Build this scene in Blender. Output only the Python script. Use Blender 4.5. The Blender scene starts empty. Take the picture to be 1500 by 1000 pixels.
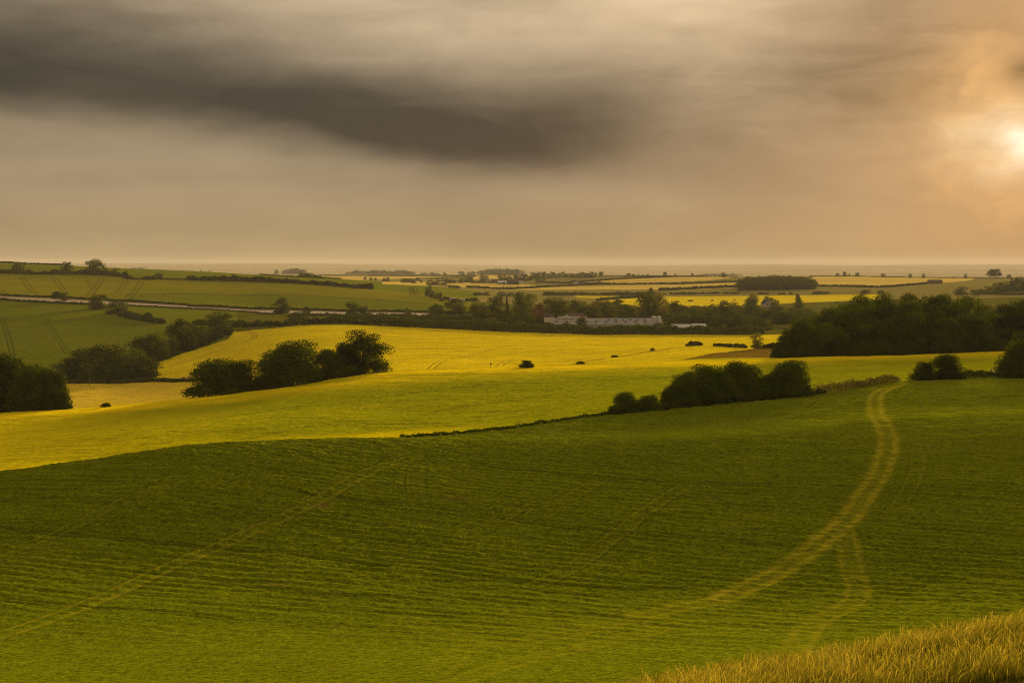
import bpy, math, random
import numpy as np
from mathutils import Vector, Matrix

random.seed(7)
RNG = np.random.default_rng(11)
S = bpy.context.scene
COL = S.collection
F = 2083.0          # focal length in photo pixels (50 mm on a 36 mm wide frame, 1500 px)
HOR = 385.0         # row of the true horizon
rad = math.radians

# ------------------------------------------------------------------ helpers
def link(o, parent=None):
    COL.objects.link(o)
    if parent is not None:
        o.parent = parent
    return o

def tag(o, label=None, cat=None, group=None, kind=None):
    if label: o['label'] = label
    if cat: o['category'] = cat
    if group: o['group'] = group
    if kind: o['kind'] = kind
    return o

def np_mesh(name, verts, faces, smooth=True, mat=None, attrs=None):
    """mesh from arrays: verts (n,3), faces (m,k)"""
    me = bpy.data.meshes.new(name)
    n = len(verts); m, k = faces.shape
    me.vertices.add(n)
    me.vertices.foreach_set('co', np.ascontiguousarray(verts, dtype=np.float32).ravel())
    me.loops.add(m * k)
    me.loops.foreach_set('vertex_index', np.ascontiguousarray(faces, dtype=np.int32).ravel())
    me.polygons.add(m)
    me.polygons.foreach_set('loop_start', np.arange(0, m * k, k, dtype=np.int32))
    me.polygons.foreach_set('loop_total', np.full(m, k, dtype=np.int32))
    me.polygons.foreach_set('use_smooth', np.full(m, smooth, dtype=bool))
    if attrs:
        for an, av in attrs.items():
            a = me.attributes.new(an, 'FLOAT', 'POINT')
            a.data.foreach_set('value', np.ascontiguousarray(av, dtype=np.float32))
    me.update(calc_edges=True)
    me.validate()
    if mat: me.materials.append(mat)
    return me

def h2(ix, iy, seed):
    h = (ix.astype(np.int64) * 374761393 + iy.astype(np.int64) * 668265263 + seed * 1442695041) & 0xFFFFFFFF
    h = ((h ^ (h >> 13)) * 1274126177) & 0xFFFFFFFF
    h = ((h ^ (h >> 16)) * 2246822519) & 0xFFFFFFFF
    return ((h ^ (h >> 15)) & 0xFFFFFF) / float(0xFFFFFF)

def vnoise(x, y, seed=0):
    x = np.asarray(x, dtype=np.float64); y = np.asarray(y, dtype=np.float64)
    xi = np.floor(x); yi = np.floor(y); fx = x - xi; fy = y - yi
    fx = fx * fx * fx * (fx * (fx * 6 - 15) + 10); fy = fy * fy * fy * (fy * (fy * 6 - 15) + 10)
    a = h2(xi, yi, seed); b = h2(xi + 1, yi, seed); c = h2(xi, yi + 1, seed); d = h2(xi + 1, yi + 1, seed)
    return (a + (b - a) * fx) * (1 - fy) + (c + (d - c) * fx) * fy - 0.5     # -0.5..0.5

def pchip_slopes(x, y):
    """x,y : (K,N) -> monotone slopes (K,N)"""
    h = np.diff(x, axis=0); d = np.diff(y, axis=0) / h
    m = np.zeros_like(y)
    w1 = 2 * h[1:] + h[:-1]; w2 = h[1:] + 2 * h[:-1]
    same = d[:-1] * d[1:] > 0
    with np.errstate(divide='ignore', invalid='ignore'):
        hm = (w1 + w2) / (w1 / d[:-1] + w2 / d[1:])
    m[1:-1] = np.where(same, hm, 0.0)
    m[0] = d[0]; m[-1] = d[-1]
    return m

def pchip1(xs, ys, xq):
    xs = np.array(xs, float)[:, None]; ys = np.array(ys, float)[:, None]
    m = pchip_slopes(xs, ys)[:, 0]; xs = xs[:, 0]; ys = ys[:, 0]
    xq = np.clip(xq, xs[0], xs[-1])
    i = np.clip(np.searchsorted(xs, xq, side='right') - 1, 0, len(xs) - 2)
    h = xs[i + 1] - xs[i]; t = (xq - xs[i]) / h
    return ((2*t**3 - 3*t**2 + 1) * ys[i] + (t**3 - 2*t**2 + t) * h * m[i] + (-2*t**3 + 3*t**2) * ys[i + 1] + (t**3 - t**2) * h * m[i + 1])

# ------------------------------------------------------------------ the lie of the land
# survey lines: (bearing u, distance Y in metres, sight row v) -> height z = -(v-HOR)/F*Y ; camera at z = 0
UN = [-600, 0, 150, 300, 400, 500, 560, 620, 690, 750, 900, 1000, 1100, 1200, 1300, 1400, 1500, 2100]
def K(pts):
    """pts: list of (u, Y, v)"""
    u = [p[0] for p in pts]
    return (u, [p[1] for p in pts], [-(p[2] - HOR) / F * p[1] for p in pts])
def KZ(pts):
    u = [p[0] for p in pts]
    return (u, [p[1] for p in pts], [p[2] for p in pts])
KEYS = [
    KZ([(-600, -40, 3.0), (2100, -40, 4.0)]),
    KZ([(-600, 1.5, -1.7), (2100, 1.5, -1.55)]),
    KZ([(-600, 12, -4.2), (750, 12, -4.0), (2100, 12, -3.2)]),
    K([(-600, 24, 1240), (0, 24, 1190), (700, 24, 1092), (900, 24, 1032), (1050, 24, 1002), (1200, 24, 975), (1350, 24, 948), (1500, 24, 916), (2100, 24, 830)]),
    KZ([(-600, 58, -20.5), (0, 58, -20), (900, 58, -19.5), (1500, 58, -19.2), (2100, 58, -17)]),
    K([(-600, 112, 1003), (0, 112, 1002), (900, 112, 998), (1500, 112, 984), (2100, 112, 960)]),
    K([(-600, 150, 890), (0, 150, 868), (500, 150, 868), (900, 150, 874), (1500, 150, 862), (2100, 150, 850)]),
    K([(-600, 203, 790), (0, 214, 697), (150, 219, 675), (300, 224, 657), (430, 231, 649), (560, 239, 645), (750, 243, 643), (1000, 247, 637), (1300, 256, 612), (1500, 260, 602), (2100, 274, 580)]),
    KZ([(-600, 232, -41), (0, 237, -36.0), (300, 250, -32.9), (560, 260, -32.15), (700, 268, -31.8), (900, 285, -30.1), (1090, 305, -29.7), (1195, 315, -29.0), (1330, 340, -28.1), (1500, 355, -27.8), (2100, 400, -26)]),
    K([(-600, 300, 712), (0, 300, 655), (300, 305, 629), (560, 330, 601), (900, 355, 571), (1300, 400, 540), (1500, 412, 531), (2100, 450, 515)]),
    K([(-600, 370, 655), (0, 380, 610), (150, 390, 598), (275, 400, 586), (390, 410, 572), (500, 420, 556), (560, 425, 549), (700, 440, 541), (900, 450, 536), (1100, 460, 529), (1300, 470, 522), (1500, 480, 513), (2100, 520, 497)]),
    KZ([(-600, 525, -61), (0, 525, -59), (300, 530, -54.5), (420, 530, -49), (560, 540, -43.8), (750, 555, -42.6), (900, 560, -40.6), (1100, 560, -36.6), (1300, 600, -37), (1500, 600, -33.5), (2100, 640, -30)]),
    K([(-600, 740, 575), (0, 750, 566), (150, 755, 566), (300, 760, 547), (400, 760, 527), (560, 760, 517), (750, 760, 515), (900, 760, 511), (1100, 760, 501), (1300, 760, 490), (1500, 760, 478), (2100, 760, 465)]),
    K([(-600, 1000, 515), (0, 1000, 510), (200, 1000, 507), (300, 1000, 497), (350, 1000, 486), (480, 1000, 476), (560, 1000, 478), (750, 1000, 486), (900, 1000, 490), (1100, 1000, 490), (1300, 1000, 480), (1500, 1000, 466), (2100, 1000, 455)]),
    K([(-600, 1350, 425), (0, 1350, 439), (200, 1350, 449), (400, 1350, 459), (560, 1350, 462), (690, 1350, 463), (750, 1350, 464), (900, 1350, 463), (1100, 1350, 462), (1300, 1350, 457), (1500, 1350, 450), (2100, 1350, 445)]),
    K([(-600, 1800, 388), (0, 1800, 402), (150, 1800, 405), (300, 1800, 410), (400, 1800, 414), (500, 1800, 420), (560, 1800, 425), (620, 1800, 430), (690, 1800, 436), (750, 1800, 441), (900, 1800, 442), (1100, 1800, 441), (1300, 1800, 436), (1500, 1800, 432), (2100, 1800, 426)]),
    K([(-600, 2150, 370), (0, 2150, 385), (100, 2150, 389), (200, 2150, 394), (300, 2150, 398), (400, 2150, 404), (500, 2150, 409), (560, 2150, 413), (620, 2150, 418), (690, 2120, 427), (750, 2100, 432), (900, 2150, 431), (1100, 2150, 428), (1300, 2150, 423), (1500, 2150, 419), (2100, 2150, 414)]),
    K([(-600, 2700, 425), (0, 2700, 424), (400, 2700, 422), (560, 2700, 417.5), (690, 2700, 419.5), (750, 2700, 421), (900, 2700, 419), (1100, 2700, 415), (1300, 2700, 413.5), (1500, 2700, 412), (2100, 2700, 408)]),
    K([(-600, 3300, 416), (0, 3300, 415), (500, 3300, 413), (690, 3300, 412.5), (780, 3300, 409.5), (850, 3300, 406), (900, 3300, 404.5), (1000, 3300, 404), (1100, 3300, 405.5), (1200, 3300, 404.5), (1300, 3300, 406), (1400, 3300, 407.3), (1500, 3300, 407.5), (2100, 3300, 404)]),
    K([(-600, 4200, 408), (500, 4200, 408), (700, 4200, 407), (800, 4200, 409), (900, 4200, 412), (1200, 4200, 414), (2100, 4200, 414)]),
    K([(-600, 5600, 401.5), (500, 5600, 402), (700, 5600, 403), (850, 5600, 405), (1000, 5600, 406), (2100, 5600, 408)]),
    K([(-600, 8000, 402), (700, 8000, 403), (2100, 8000, 403)]),
    K([(-600, 11500, 398), (700, 11500, 398.5), (2100, 11500, 398.5)]),
    K([(-600, 15000, 393), (300, 15000, 392.5), (800, 15000, 394), (1500, 15000, 395), (2100, 15000, 394)]),
    K([(-600, 21000, 388), (300, 21000, 387), (500, 21000, 386), (800, 21000, 387), (1100, 21000, 388.5), (1500, 21000, 389.5), (2100, 21000, 389)]),
    K([(-600, 30000, 391), (2100, 30000, 391)]),
]
UG = np.arange(-600.0, 2100.1, 2.0)
KY = np.stack([pchip1(k[0], k[1], UG) for k in KEYS])
KZv = np.stack([pchip1(k[0], k[2], UG) for k in KEYS])
KM = pchip_slopes(KY, KZv)
NK = len(KEYS)
AR = np.arange(len(UG))
def zrow(Y):
    """heights along the bearings UG at distance Y"""
    i = np.clip((KY <= Y).sum(axis=0) - 1, 0, NK - 2)
    x0 = KY[i, AR]; x1 = KY[i + 1, AR]; y0 = KZv[i, AR]; y1 = KZv[i + 1, AR]; m0 = KM[i, AR]; m1 = KM[i + 1, AR]
    h = x1 - x0; t = np.clip((Y - x0) / h, 0, 1)
    return (2*t**3 - 3*t**2 + 1) * y0 + (t**3 - 2*t**2 + t) * h * m0 + (-2*t**3 + 3*t**2) * y1 + (t**3 - t**2) * h * m1
def ukey(X, Y):
    return np.clip(750 + F * X / np.maximum(Y, 20.0), -600, 2100)
def undul(X, Y):
    a = np.clip((Y - 60) / 100, 0, 1) * np.clip(3000 / np.maximum(Y, 1), 0, 1)
    return a * (0.7 * vnoise(X / 55, Y / 45, 3) + 0.35 * vnoise(X / 21, Y / 17, 4))
_zc = {}
def ground(u, Y):
    """point of the ground at bearing u and distance Y"""
    k = round(Y, 2)
    if k not in _zc: _zc[k] = zrow(Y)
    X = (u - 750) / F * Y
    z = float(np.interp(float(ukey(X, Y)), UG, _zc[k])) + float(undul(np.array([X]), np.array([Y]))[0])
    return Vector((X, Y, z))
def rowof(p): return HOR - F * p.z / p.y
YS = np.concatenate([np.arange(60, 600, 2.0), np.arange(600, 1500, 5.0), np.arange(1500, 4000, 12.0), np.arange(4000, 24000, 100.0)])
_rowtab = np.stack([HOR - F * zrow(y) / y for y in YS])      # (NY, NU)
def hit(u, v, ymin=60, ymax=24000):
    """distance at which the sight line (u, v) first meets the ground"""
    col = np.array([np.interp(u, UG, _rowtab[i]) for i in range(len(YS)) if ymin <= YS[i] <= ymax])
    ys = YS[(YS >= ymin) & (YS <= ymax)]
    w = np.where(col <= v)[0]
    if len(w) == 0:
        return float(ys[int(np.argmin(col))])
    return float(ys[w[0]])
def bline(key, u):      # distance of a survey line at bearing u
    return np.interp(u, UG, KY[key])
K_EDGE, K_CREST, K_END, K_ROAD, K_HEDGE, K_TOP = 8, 10, 13, 14, 15, 16

# ------------------------------------------------------------------ materials
def new_mat(name):
    m = bpy.data.materials.new(name); m.use_nodes = True
    nt = m.node_tree; nt.nodes.clear()
    out = nt.nodes.new('ShaderNodeOutputMaterial')
    return m, nt, out
def nd(nt, typ, **kw):
    n = nt.nodes.new(typ)
    for k, v in kw.items():
        setattr(n, k, v)
    return n
def setin(n, **kw):
    for k, v in kw.items():
        n.inputs[k.replace('_', ' ')].default_value = v
def rgb(c): return (c[0], c[1], c[2], 1.0)
def noise_node(nt, vec, scale, detail=4, rough=0.55, dist=0.0):
    n = nd(nt, 'ShaderNodeTexNoise'); nt.links.new(vec, n.inputs['Vector'])
    setin(n, Scale=scale, Detail=detail, Roughness=rough, Distortion=dist)
    return n.outputs['Fac']
def mapping(nt, vec, scale=(1, 1, 1), rot=(0, 0, 0)):
    m = nd(nt, 'ShaderNodeMapping'); nt.links.new(vec, m.inputs['Vector'])
    m.inputs['Scale'].default_value = scale; m.inputs['Rotation'].default_value = rot
    return m.outputs['Vector']
def mixc(nt, fac, a, b, blend='MIX'):
    n = nd(nt, 'ShaderNodeMix', data_type='RGBA', blend_type=blend)
    for sock, val in ((n.inputs['Factor'], fac), (n.inputs[6], a), (n.inputs[7], b)):
        if isinstance(val, bpy.types.NodeSocket): nt.links.new(val, sock)
        else: sock.default_value = val
    return n.outputs[2]
def rng_map(nt, v, a, b, c=0.0, d=1.0):
    n = nd(nt, 'ShaderNodeMapRange'); nt.links.new(v, n.inputs['Value'])
    n.inputs['From Min'].default_value = a; n.inputs['From Max'].default_value = b
    n.inputs['To Min'].default_value = c; n.inputs['To Max'].default_value = d
    return n.outputs['Result']

def field_mat(name, c1, c2, track=None, tram=None, stretch=(0.012, 0.05), fine=3.4, bump=0.35, sheen=0.0, sheen_tint=None, spots=None, shade_dashes=None, ripe=None, drill=0.0):
    """a standing crop: two tones in drifting patches, fine speckle, worn lines, dark tramlines and a painted sunlit tint from attributes"""
    m, nt, out = new_mat(name)
    geo = nd(nt, 'ShaderNodeNewGeometry')
    pos = geo.outputs['Position']
    big = noise_node(nt, mapping(nt, pos, (stretch[0], stretch[1], 0.0), (0, 0, rad(6))), 1.0, 4, 0.6, 0.4)
    mid = noise_node(nt, mapping(nt, pos, (0.16, 0.55, 0.0), (0, 0, rad(-4))), 1.0, 5, 0.62)
    spk = noise_node(nt, mapping(nt, pos, (fine, fine, fine)), 1.0, 3, 0.7)
    col = mixc(nt, rng_map(nt, big, 0.32, 0.68), rgb(c1), rgb(c2))
    dk = tuple(x * 0.62 for x in c1)
    col = mixc(nt, rng_map(nt, mid, 0.35, 0.72, 0.0, 0.55), col, rgb(dk))
    lt = tuple(min(1, x * 1.35) for x in c2)
    col = mixc(nt, rng_map(nt, spk, 0.48, 0.72, 0.0, 0.7), col, rgb(lt))
    col = mixc(nt, rng_map(nt, spk, 0.52, 0.30, 0.0, 0.75), col, rgb(tuple(x * 0.45 for x in c1)))
    if shade_dashes:        # leaf-clump shadows painted as dark dashes along the drilled rows
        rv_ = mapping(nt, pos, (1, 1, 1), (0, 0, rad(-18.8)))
        gp = noise_node(nt, mapping(nt, rv_, (shade_dashes[0], shade_dashes[1], 0.0)), 1.0, 3, 0.62)
        col = mixc(nt, rng_map(nt, gp, shade_dashes[2], shade_dashes[3], 0.0, shade_dashes[4]), col, rgb(tuple(x * 0.30 for x in c1)))
    if drill:
        ad_ = nd(nt, 'ShaderNodeAttribute', attribute_name='drill')
        fd = nd(nt, 'ShaderNodeMath', operation='MULTIPLY'); nt.links.new(ad_.outputs['Fac'], fd.inputs[0]); fd.inputs[1].default_value = drill
        col = mixc(nt, fd.outputs[0], col, rgb(tuple(x * 0.38 for x in c1)))
    if ripe:  # tint that paints raking sunlight onto the crop
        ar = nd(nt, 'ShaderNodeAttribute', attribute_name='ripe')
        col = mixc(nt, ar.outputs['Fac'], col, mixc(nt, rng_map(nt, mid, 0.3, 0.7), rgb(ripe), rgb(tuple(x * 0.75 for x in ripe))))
    if spots:
        sp = noise_node(nt, mapping(nt, pos, (0.09, 0.16, 0.0)), 1.0, 2, 0.5)
        col = mixc(nt, rng_map(nt, sp, 0.70, 0.78, 0.0, 0.7), col, rgb(spots))
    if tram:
        at = nd(nt, 'ShaderNodeAttribute', attribute_name='tram')  # tramline colour: soil and stems, with the groove's shadow painted in
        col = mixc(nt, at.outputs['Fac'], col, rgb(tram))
    if track:
        at = nd(nt, 'ShaderNodeAttribute', attribute_name='wear')
        wn = noise_node(nt, mapping(nt, pos, (0.7, 0.7, 0.7)), 1.0, 5, 0.65)
        f = nd(nt, 'ShaderNodeMath', operation='MULTIPLY'); nt.links.new(at.outputs['Fac'], f.inputs[0]); nt.links.new(rng_map(nt, wn, 0.36, 0.62, 0.15, 1.0), f.inputs[1])
        col = mixc(nt, f.outputs[0], col, rgb(track))
    b = nd(nt, 'ShaderNodeBump'); b.inputs['Strength'].default_value = bump; b.inputs['Distance'].default_value = 0.25
    nt.links.new(spk, b.inputs['Height'])
    p = nd(nt, 'ShaderNodeBsdfPrincipled')
    nt.links.new(col, p.inputs['Base Color']); nt.links.new(b.outputs['Normal'], p.inputs['Normal'])
    setin(p, Roughness=0.9, Specular_IOR_Level=0.0)
    p.inputs['Sheen Weight'].default_value = sheen
    p.inputs['Sheen Roughness'].default_value = 0.45
    p.inputs['Sheen Tint'].default_value = rgb(sheen_tint or c2)
    nt.links.new(p.outputs[0], out.inputs['Surface'])
    return m

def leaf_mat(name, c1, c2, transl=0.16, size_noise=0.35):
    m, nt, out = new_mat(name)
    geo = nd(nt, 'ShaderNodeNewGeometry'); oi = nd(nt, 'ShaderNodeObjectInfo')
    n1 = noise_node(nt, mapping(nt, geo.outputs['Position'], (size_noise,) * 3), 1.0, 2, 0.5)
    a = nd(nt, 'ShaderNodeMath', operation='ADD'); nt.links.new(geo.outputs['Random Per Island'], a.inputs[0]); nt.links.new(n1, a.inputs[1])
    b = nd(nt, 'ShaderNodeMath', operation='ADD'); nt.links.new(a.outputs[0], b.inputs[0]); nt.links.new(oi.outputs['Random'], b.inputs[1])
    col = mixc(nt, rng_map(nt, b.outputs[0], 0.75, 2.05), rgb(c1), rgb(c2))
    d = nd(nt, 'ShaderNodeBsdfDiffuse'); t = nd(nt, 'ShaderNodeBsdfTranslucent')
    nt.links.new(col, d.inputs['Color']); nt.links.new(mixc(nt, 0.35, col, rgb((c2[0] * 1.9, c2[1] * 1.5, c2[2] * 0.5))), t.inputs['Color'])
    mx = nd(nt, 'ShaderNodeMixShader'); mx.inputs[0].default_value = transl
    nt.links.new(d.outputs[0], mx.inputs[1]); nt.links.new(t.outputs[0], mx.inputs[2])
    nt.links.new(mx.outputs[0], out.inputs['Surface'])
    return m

def plain_mat(name, c1, c2, scale=1.0, rough=0.8, bump=0.1, stretch=(1, 1, 1)):
    m, nt, out = new_mat(name)
    tc = nd(nt, 'ShaderNodeTexCoord')
    n1 = noise_node(nt, mapping(nt, tc.outputs['Object'], tuple(scale * s for s in stretch)), 1.0, 5, 0.6)
    col = mixc(nt, rng_map(nt, n1, 0.3, 0.7), rgb(c1), rgb(c2))
    p = nd(nt, 'ShaderNodeBsdfPrincipled'); setin(p, Roughness=rough, Specular_IOR_Level=0.08)
    b = nd(nt, 'ShaderNodeBump'); b.inputs['Strength'].default_value = bump; nt.links.new(n1, b.inputs['Height'])
    nt.links.new(col, p.inputs['Base Color']); nt.links.new(b.outputs['Normal'], p.inputs['Normal'])
    nt.links.new(p.outputs[0], out.inputs['Surface'])
    return m

#@@MATS
M = {}
M['green'] = field_mat('green_crop', (0.136, 0.160, 0.003), (0.205, 0.225, 0.004), track=(0.38, 0.30, 0.012), tram=(0.045, 0.048, 0.003), sheen=0.0, spots=(0.16, 0.10, 0.02), shade_dashes=(1.0, 2.3, 0.45, 0.66, 0.68), drill=0.42, ripe=(0.27, 0.29, 0.004))
M['mid'] = field_mat('ripening_crop', (0.25, 0.275, 0.002), (0.44, 0.395, 0.002), tram=(0.10, 0.085, 0.006), track=(0.70, 0.50, 0.03), stretch=(0.010, 0.03), fine=2.2, ripe=(0.88, 0.62, 0.002), drill=0.25, shade_dashes=(0.22, 0.9, 0.50, 0.66, 0.45), sheen=0.0)
M['gold'] = field_mat('golden_barley', (0.62, 0.465, 0.001), (0.82, 0.58, 0.002), tram=(0.30, 0.20, 0.01), track=(0.2, 0.16, 0.02), stretch=(0.006, 0.02), fine=0.9, shade_dashes=(0.06, 0.3, 0.52, 0.68, 0.35), sheen=0.0)
M['tan'] = field_mat('tan_barley', (0.60, 0.40, 0.02), (0.76, 0.52, 0.035), tram=(0.3, 0.2, 0.02), stretch=(0.02, 0.05), fine=1.2, shade_dashes=(0.1, 0.4, 0.52, 0.68, 0.4))
M['straw'] = field_mat('pale_barley', (0.54, 0.38, 0.07), (0.66, 0.46, 0.09), tram=(0.3, 0.2, 0.03), stretch=(0.004, 0.006), fine=0.3, sheen=0.0)
M['yellow'] = field_mat('yellow_crop', (0.46, 0.36, 0.01), (0.58, 0.43, 0.015), stretch=(0.004, 0.008), fine=0.3, sheen=0.0)
M['hillgreen'] = field_mat('hill_green_crop', (0.125, 0.140, 0.002), (0.165, 0.170, 0.003), tram=(0.05, 0.042, 0.006), stretch=(0.006, 0.02), fine=0.6, sheen=0.0)
M['hillolive'] = field_mat('hill_olive_crop', (0.175, 0.165, 0.003), (0.235, 0.205, 0.004), tram=(0.06, 0.045, 0.006), stretch=(0.004, 0.015), fine=0.5, sheen=0.0)
M['olive'] = field_mat('olive_pasture', (0.19, 0.16, 0.03), (0.27, 0.21, 0.045), stretch=(0.004, 0.008), fine=0.4, sheen=0.0)
M['meadow'] = field_mat('valley_pasture', (0.09, 0.090, 0.004), (0.14, 0.125, 0.006), stretch=(0.008, 0.02), fine=0.6, sheen=0.0)
M['dry'] = field_mat('dry_grass_bank', (0.14, 0.085, 0.006), (0.25, 0.155, 0.012), stretch=(0.03, 0.05), fine=1.5, sheen=0.0)
M['road'] = plain_mat('pale_track', (0.28, 0.19, 0.10), (0.36, 0.25, 0.135), 0.05, 0.9, 0.05)
M['bank'] = field_mat('bank_turf', (0.05, 0.042, 0.005), (0.09, 0.07, 0.008), stretch=(0.3, 0.3), fine=9, bump=0.6, sheen=0.0)
M['hills'] = field_mat('far_country', (0.27, 0.215, 0.10), (0.54, 0.425, 0.20), stretch=(0.0011, 0.0011), fine=0.02, bump=0.0, sheen=0.0)  # far plain paled towards the sky: haze put into its colour
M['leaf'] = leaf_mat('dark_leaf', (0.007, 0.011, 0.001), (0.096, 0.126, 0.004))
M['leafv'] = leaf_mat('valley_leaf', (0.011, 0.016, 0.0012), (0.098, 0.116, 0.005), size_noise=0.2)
M['leafpale'] = leaf_mat('pale_leaf', (0.09, 0.085, 0.012), (0.22, 0.19, 0.025), size_noise=0.2)
M['leafrust'] = leaf_mat('rusty_leaf', (0.09, 0.05, 0.012), (0.20, 0.11, 0.02), size_noise=0.2)
M['bark'] = plain_mat('bark', (0.035, 0.026, 0.016), (0.075, 0.055, 0.035), 3.0, 0.95, 0.5, (1, 1, 0.3))
M['white'] = plain_mat('whitewashed_wall', (0.32, 0.29, 0.24), (0.42, 0.38, 0.32), 0.4, 0.8)
M['sheet'] = plain_mat('pale_sheet_metal', (0.25, 0.22, 0.18), (0.36, 0.32, 0.27), 0.25, 0.5, 0.05, (1, 1, 1))
M['sheetw'] = plain_mat('white_sheet_metal', (0.46, 0.43, 0.38), (0.58, 0.55, 0.50), 0.3, 0.45)
M['slate'] = plain_mat('grey_roof', (0.05, 0.044, 0.04), (0.08, 0.07, 0.062), 0.5, 0.7)
M['tile'] = plain_mat('brown_tile_roof', (0.09, 0.05, 0.03), (0.14, 0.08, 0.05), 0.6, 0.8)
M['darkhole'] = plain_mat('dark_opening', (0.02, 0.018, 0.015), (0.035, 0.03, 0.026), 1.0, 0.6)
M['cream'] = plain_mat('cream_wall', (0.55, 0.45, 0.28), (0.62, 0.52, 0.34), 0.5, 0.8)
M['wood'] = plain_mat('weathered_wood', (0.10, 0.075, 0.045), (0.18, 0.14, 0.085), 1.5, 0.85, 0.2, (1, 1, 0.2))

# ------------------------------------------------------------------ lines across the fields (tracks, tramlines), surveyed as sight points
def world_line(pts, ymin=60, ymax=24000):
    """(u,v) or (u,Y,'Y') points -> list of ground XY"""
    out = []
    for p in pts:
        Y = p[1] if len(p) == 3 else hit(p[0], p[1], ymin, ymax)
        out.append(((p[0] - 750) / F * Y, Y))
    return out
def smooth_line(pts, n=8):
    P = [np.array(p, float) for p in pts]
    if len(P) < 3: return [tuple(p) for p in P]
    P = [2 * P[0] - P[1]] + P + [2 * P[-1] - P[-2]]
    out = []
    for i in range(1, len(P) - 2):
        for k in range(n):
            t = k / n
            a, b, c, d = P[i - 1], P[i], P[i + 1], P[i + 2]
            out.append(tuple(0.5 * ((2 * b) + (-a + c) * t + (2 * a - 5 * b + 4 * c - d) * t * t + (-a + 3 * b - 3 * c + d) * t ** 3)))
    out.append(tuple(P[-2]))
    return out
def line_field(X, Y, line, reach):
    """distance of every point to the line, signed by side, clipped at reach"""
    D = np.full(X.shape, 1e9); Sg = np.zeros(X.shape)
    for (x0, y0), (x1, y1) in zip(line[:-1], line[1:]):
        dx, dy = x1 - x0, y1 - y0; L = dx * dx + dy * dy
        if L < 1e-9: continue
        sel = (X > min(x0, x1) - reach) & (X < max(x0, x1) + reach) & (Y > min(y0, y1) - reach) & (Y < max(y0, y1) + reach)
        if not sel.any(): continue
        px = X[sel] - x0; py = Y[sel] - y0
        t = np.clip((px * dx + py * dy) / L, 0, 1)
        ex = px - t * dx; ey = py - t * dy
        d = np.hypot(ex, ey); s = np.sign(px * dy - py * dx)
        dd = D[sel]; m = d < dd
        dd[m] = d[m]; D[sel] = dd
        ss = Sg[sel]; ss[m] = s[m]; Sg[sel] = ss
    return D, Sg
# (points, half gauge between the two wheel lines in m, line half width in m, strength)
TRAMS_NEAR = [
    ([(-60, 770), (60, 780), (180, 790), (300, 802), (420, 812), (560, 830)], 0.5, 0.30, 0.75),
    ([(-80, 879), (0, 885), (130, 895), (260, 905), (330, 912)], 0.55, 0.24, 0.42),
    ([(300, 909), (400, 918), (520, 926), (640, 930)], 0.55, 0.2, 0.22),
    ([(250, 697), (330, 704), (420, 716), (520, 732), (640, 745), (760, 765), (900, 780), (1060, 795), (1180, 806)], 0.6, 0.26, 0.7),
    ([(720, 682), (800, 690), (900, 700), (1000, 706), (1120, 712)], 0.5, 0.24, 0.7),
    ([(640, 852), (760, 858), (880, 864), (1010, 866)], 0.4, 0.26, 0.55),
    ([(200, 840), (300, 850), (420, 868), (540, 880)], 0.4, 0.22, 0.5),
    ([(1210, 790), (1300, 805), (1400, 812), (1520, 812)], 0.4, 0.22, 0.35),
    ([(1100, 655), (1010, 668), (900, 668)], 0.4, 0.22, 0.4),
    ([(1260, 790), (1310, 815), (1370, 830), (1340, 860)], 0.7, 0.2, 0.3),
    ([(0, 735), (120, 732), (260, 745), (360, 752)], 0.5, 0.24, 0.45),
]
WHEELINGS = [
    ([(610, 668), (545, 692), (470, 728), (400, 762), (330, 795), (250, 832), (170, 868), (60, 915), (-60, 955)], 1.0, 0.42, 0.5),
    ([(235, 712), (170, 740), (90, 778), (0, 812), (-100, 846)], 1.0, 0.36, 0.35),
    ([(612, 684), (608, 712), (614, 742)], 1.0, 0.22, 0.22),
    ([(880, 700), (820, 735), (760, 745), (720, 770)], 1.0, 0.2, 0.35),
    ([(1010, 705), (960, 740), (900, 785), (840, 830), (780, 860)], 1.0, 0.2, 0.35),
    ([(1340, 650), (1345, 680), (1330, 720), (1300, 760)], 0.9, 0.2, 0.2),
]
TRACKS_NEAR = [
    ([(1322, 562), (1300, 570), (1284, 580), (1283, 600), (1293, 618), (1302, 640), (1298, 668), (1284, 700), (1262, 735), (1240, 765), (1212, 792), (1170, 822), (1120, 850), (1060, 873)], 1.1, 0.75, 0.72),
    ([(1100, 858), (1060, 873), (1000, 890), (940, 905)], 1.1, 0.7, 0.42),
    ([(960, 900), (900, 915), (820, 932), (740, 945)], 1.1, 0.6, 0.2),
    ([(1236, 775), (1244, 805), (1248, 835), (1258, 862), (1246, 885), (1210, 905), (1185, 925), (1168, 950), (1150, 985)], 1.0, 0.45, 0.42),
    ([(1290, 578), (1230, 592), (1170, 606), (1110, 618), (1060, 630)], 0.9, 0.35, 0.28),
    ([(1000, 915), (900, 940), (780, 965), (660, 1000)], 1.0, 0.4, 0.25),
    ([(600, 905), (640, 930), (690, 940), (640, 985)], 1.0, 0.4, 0.18),
]
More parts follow.
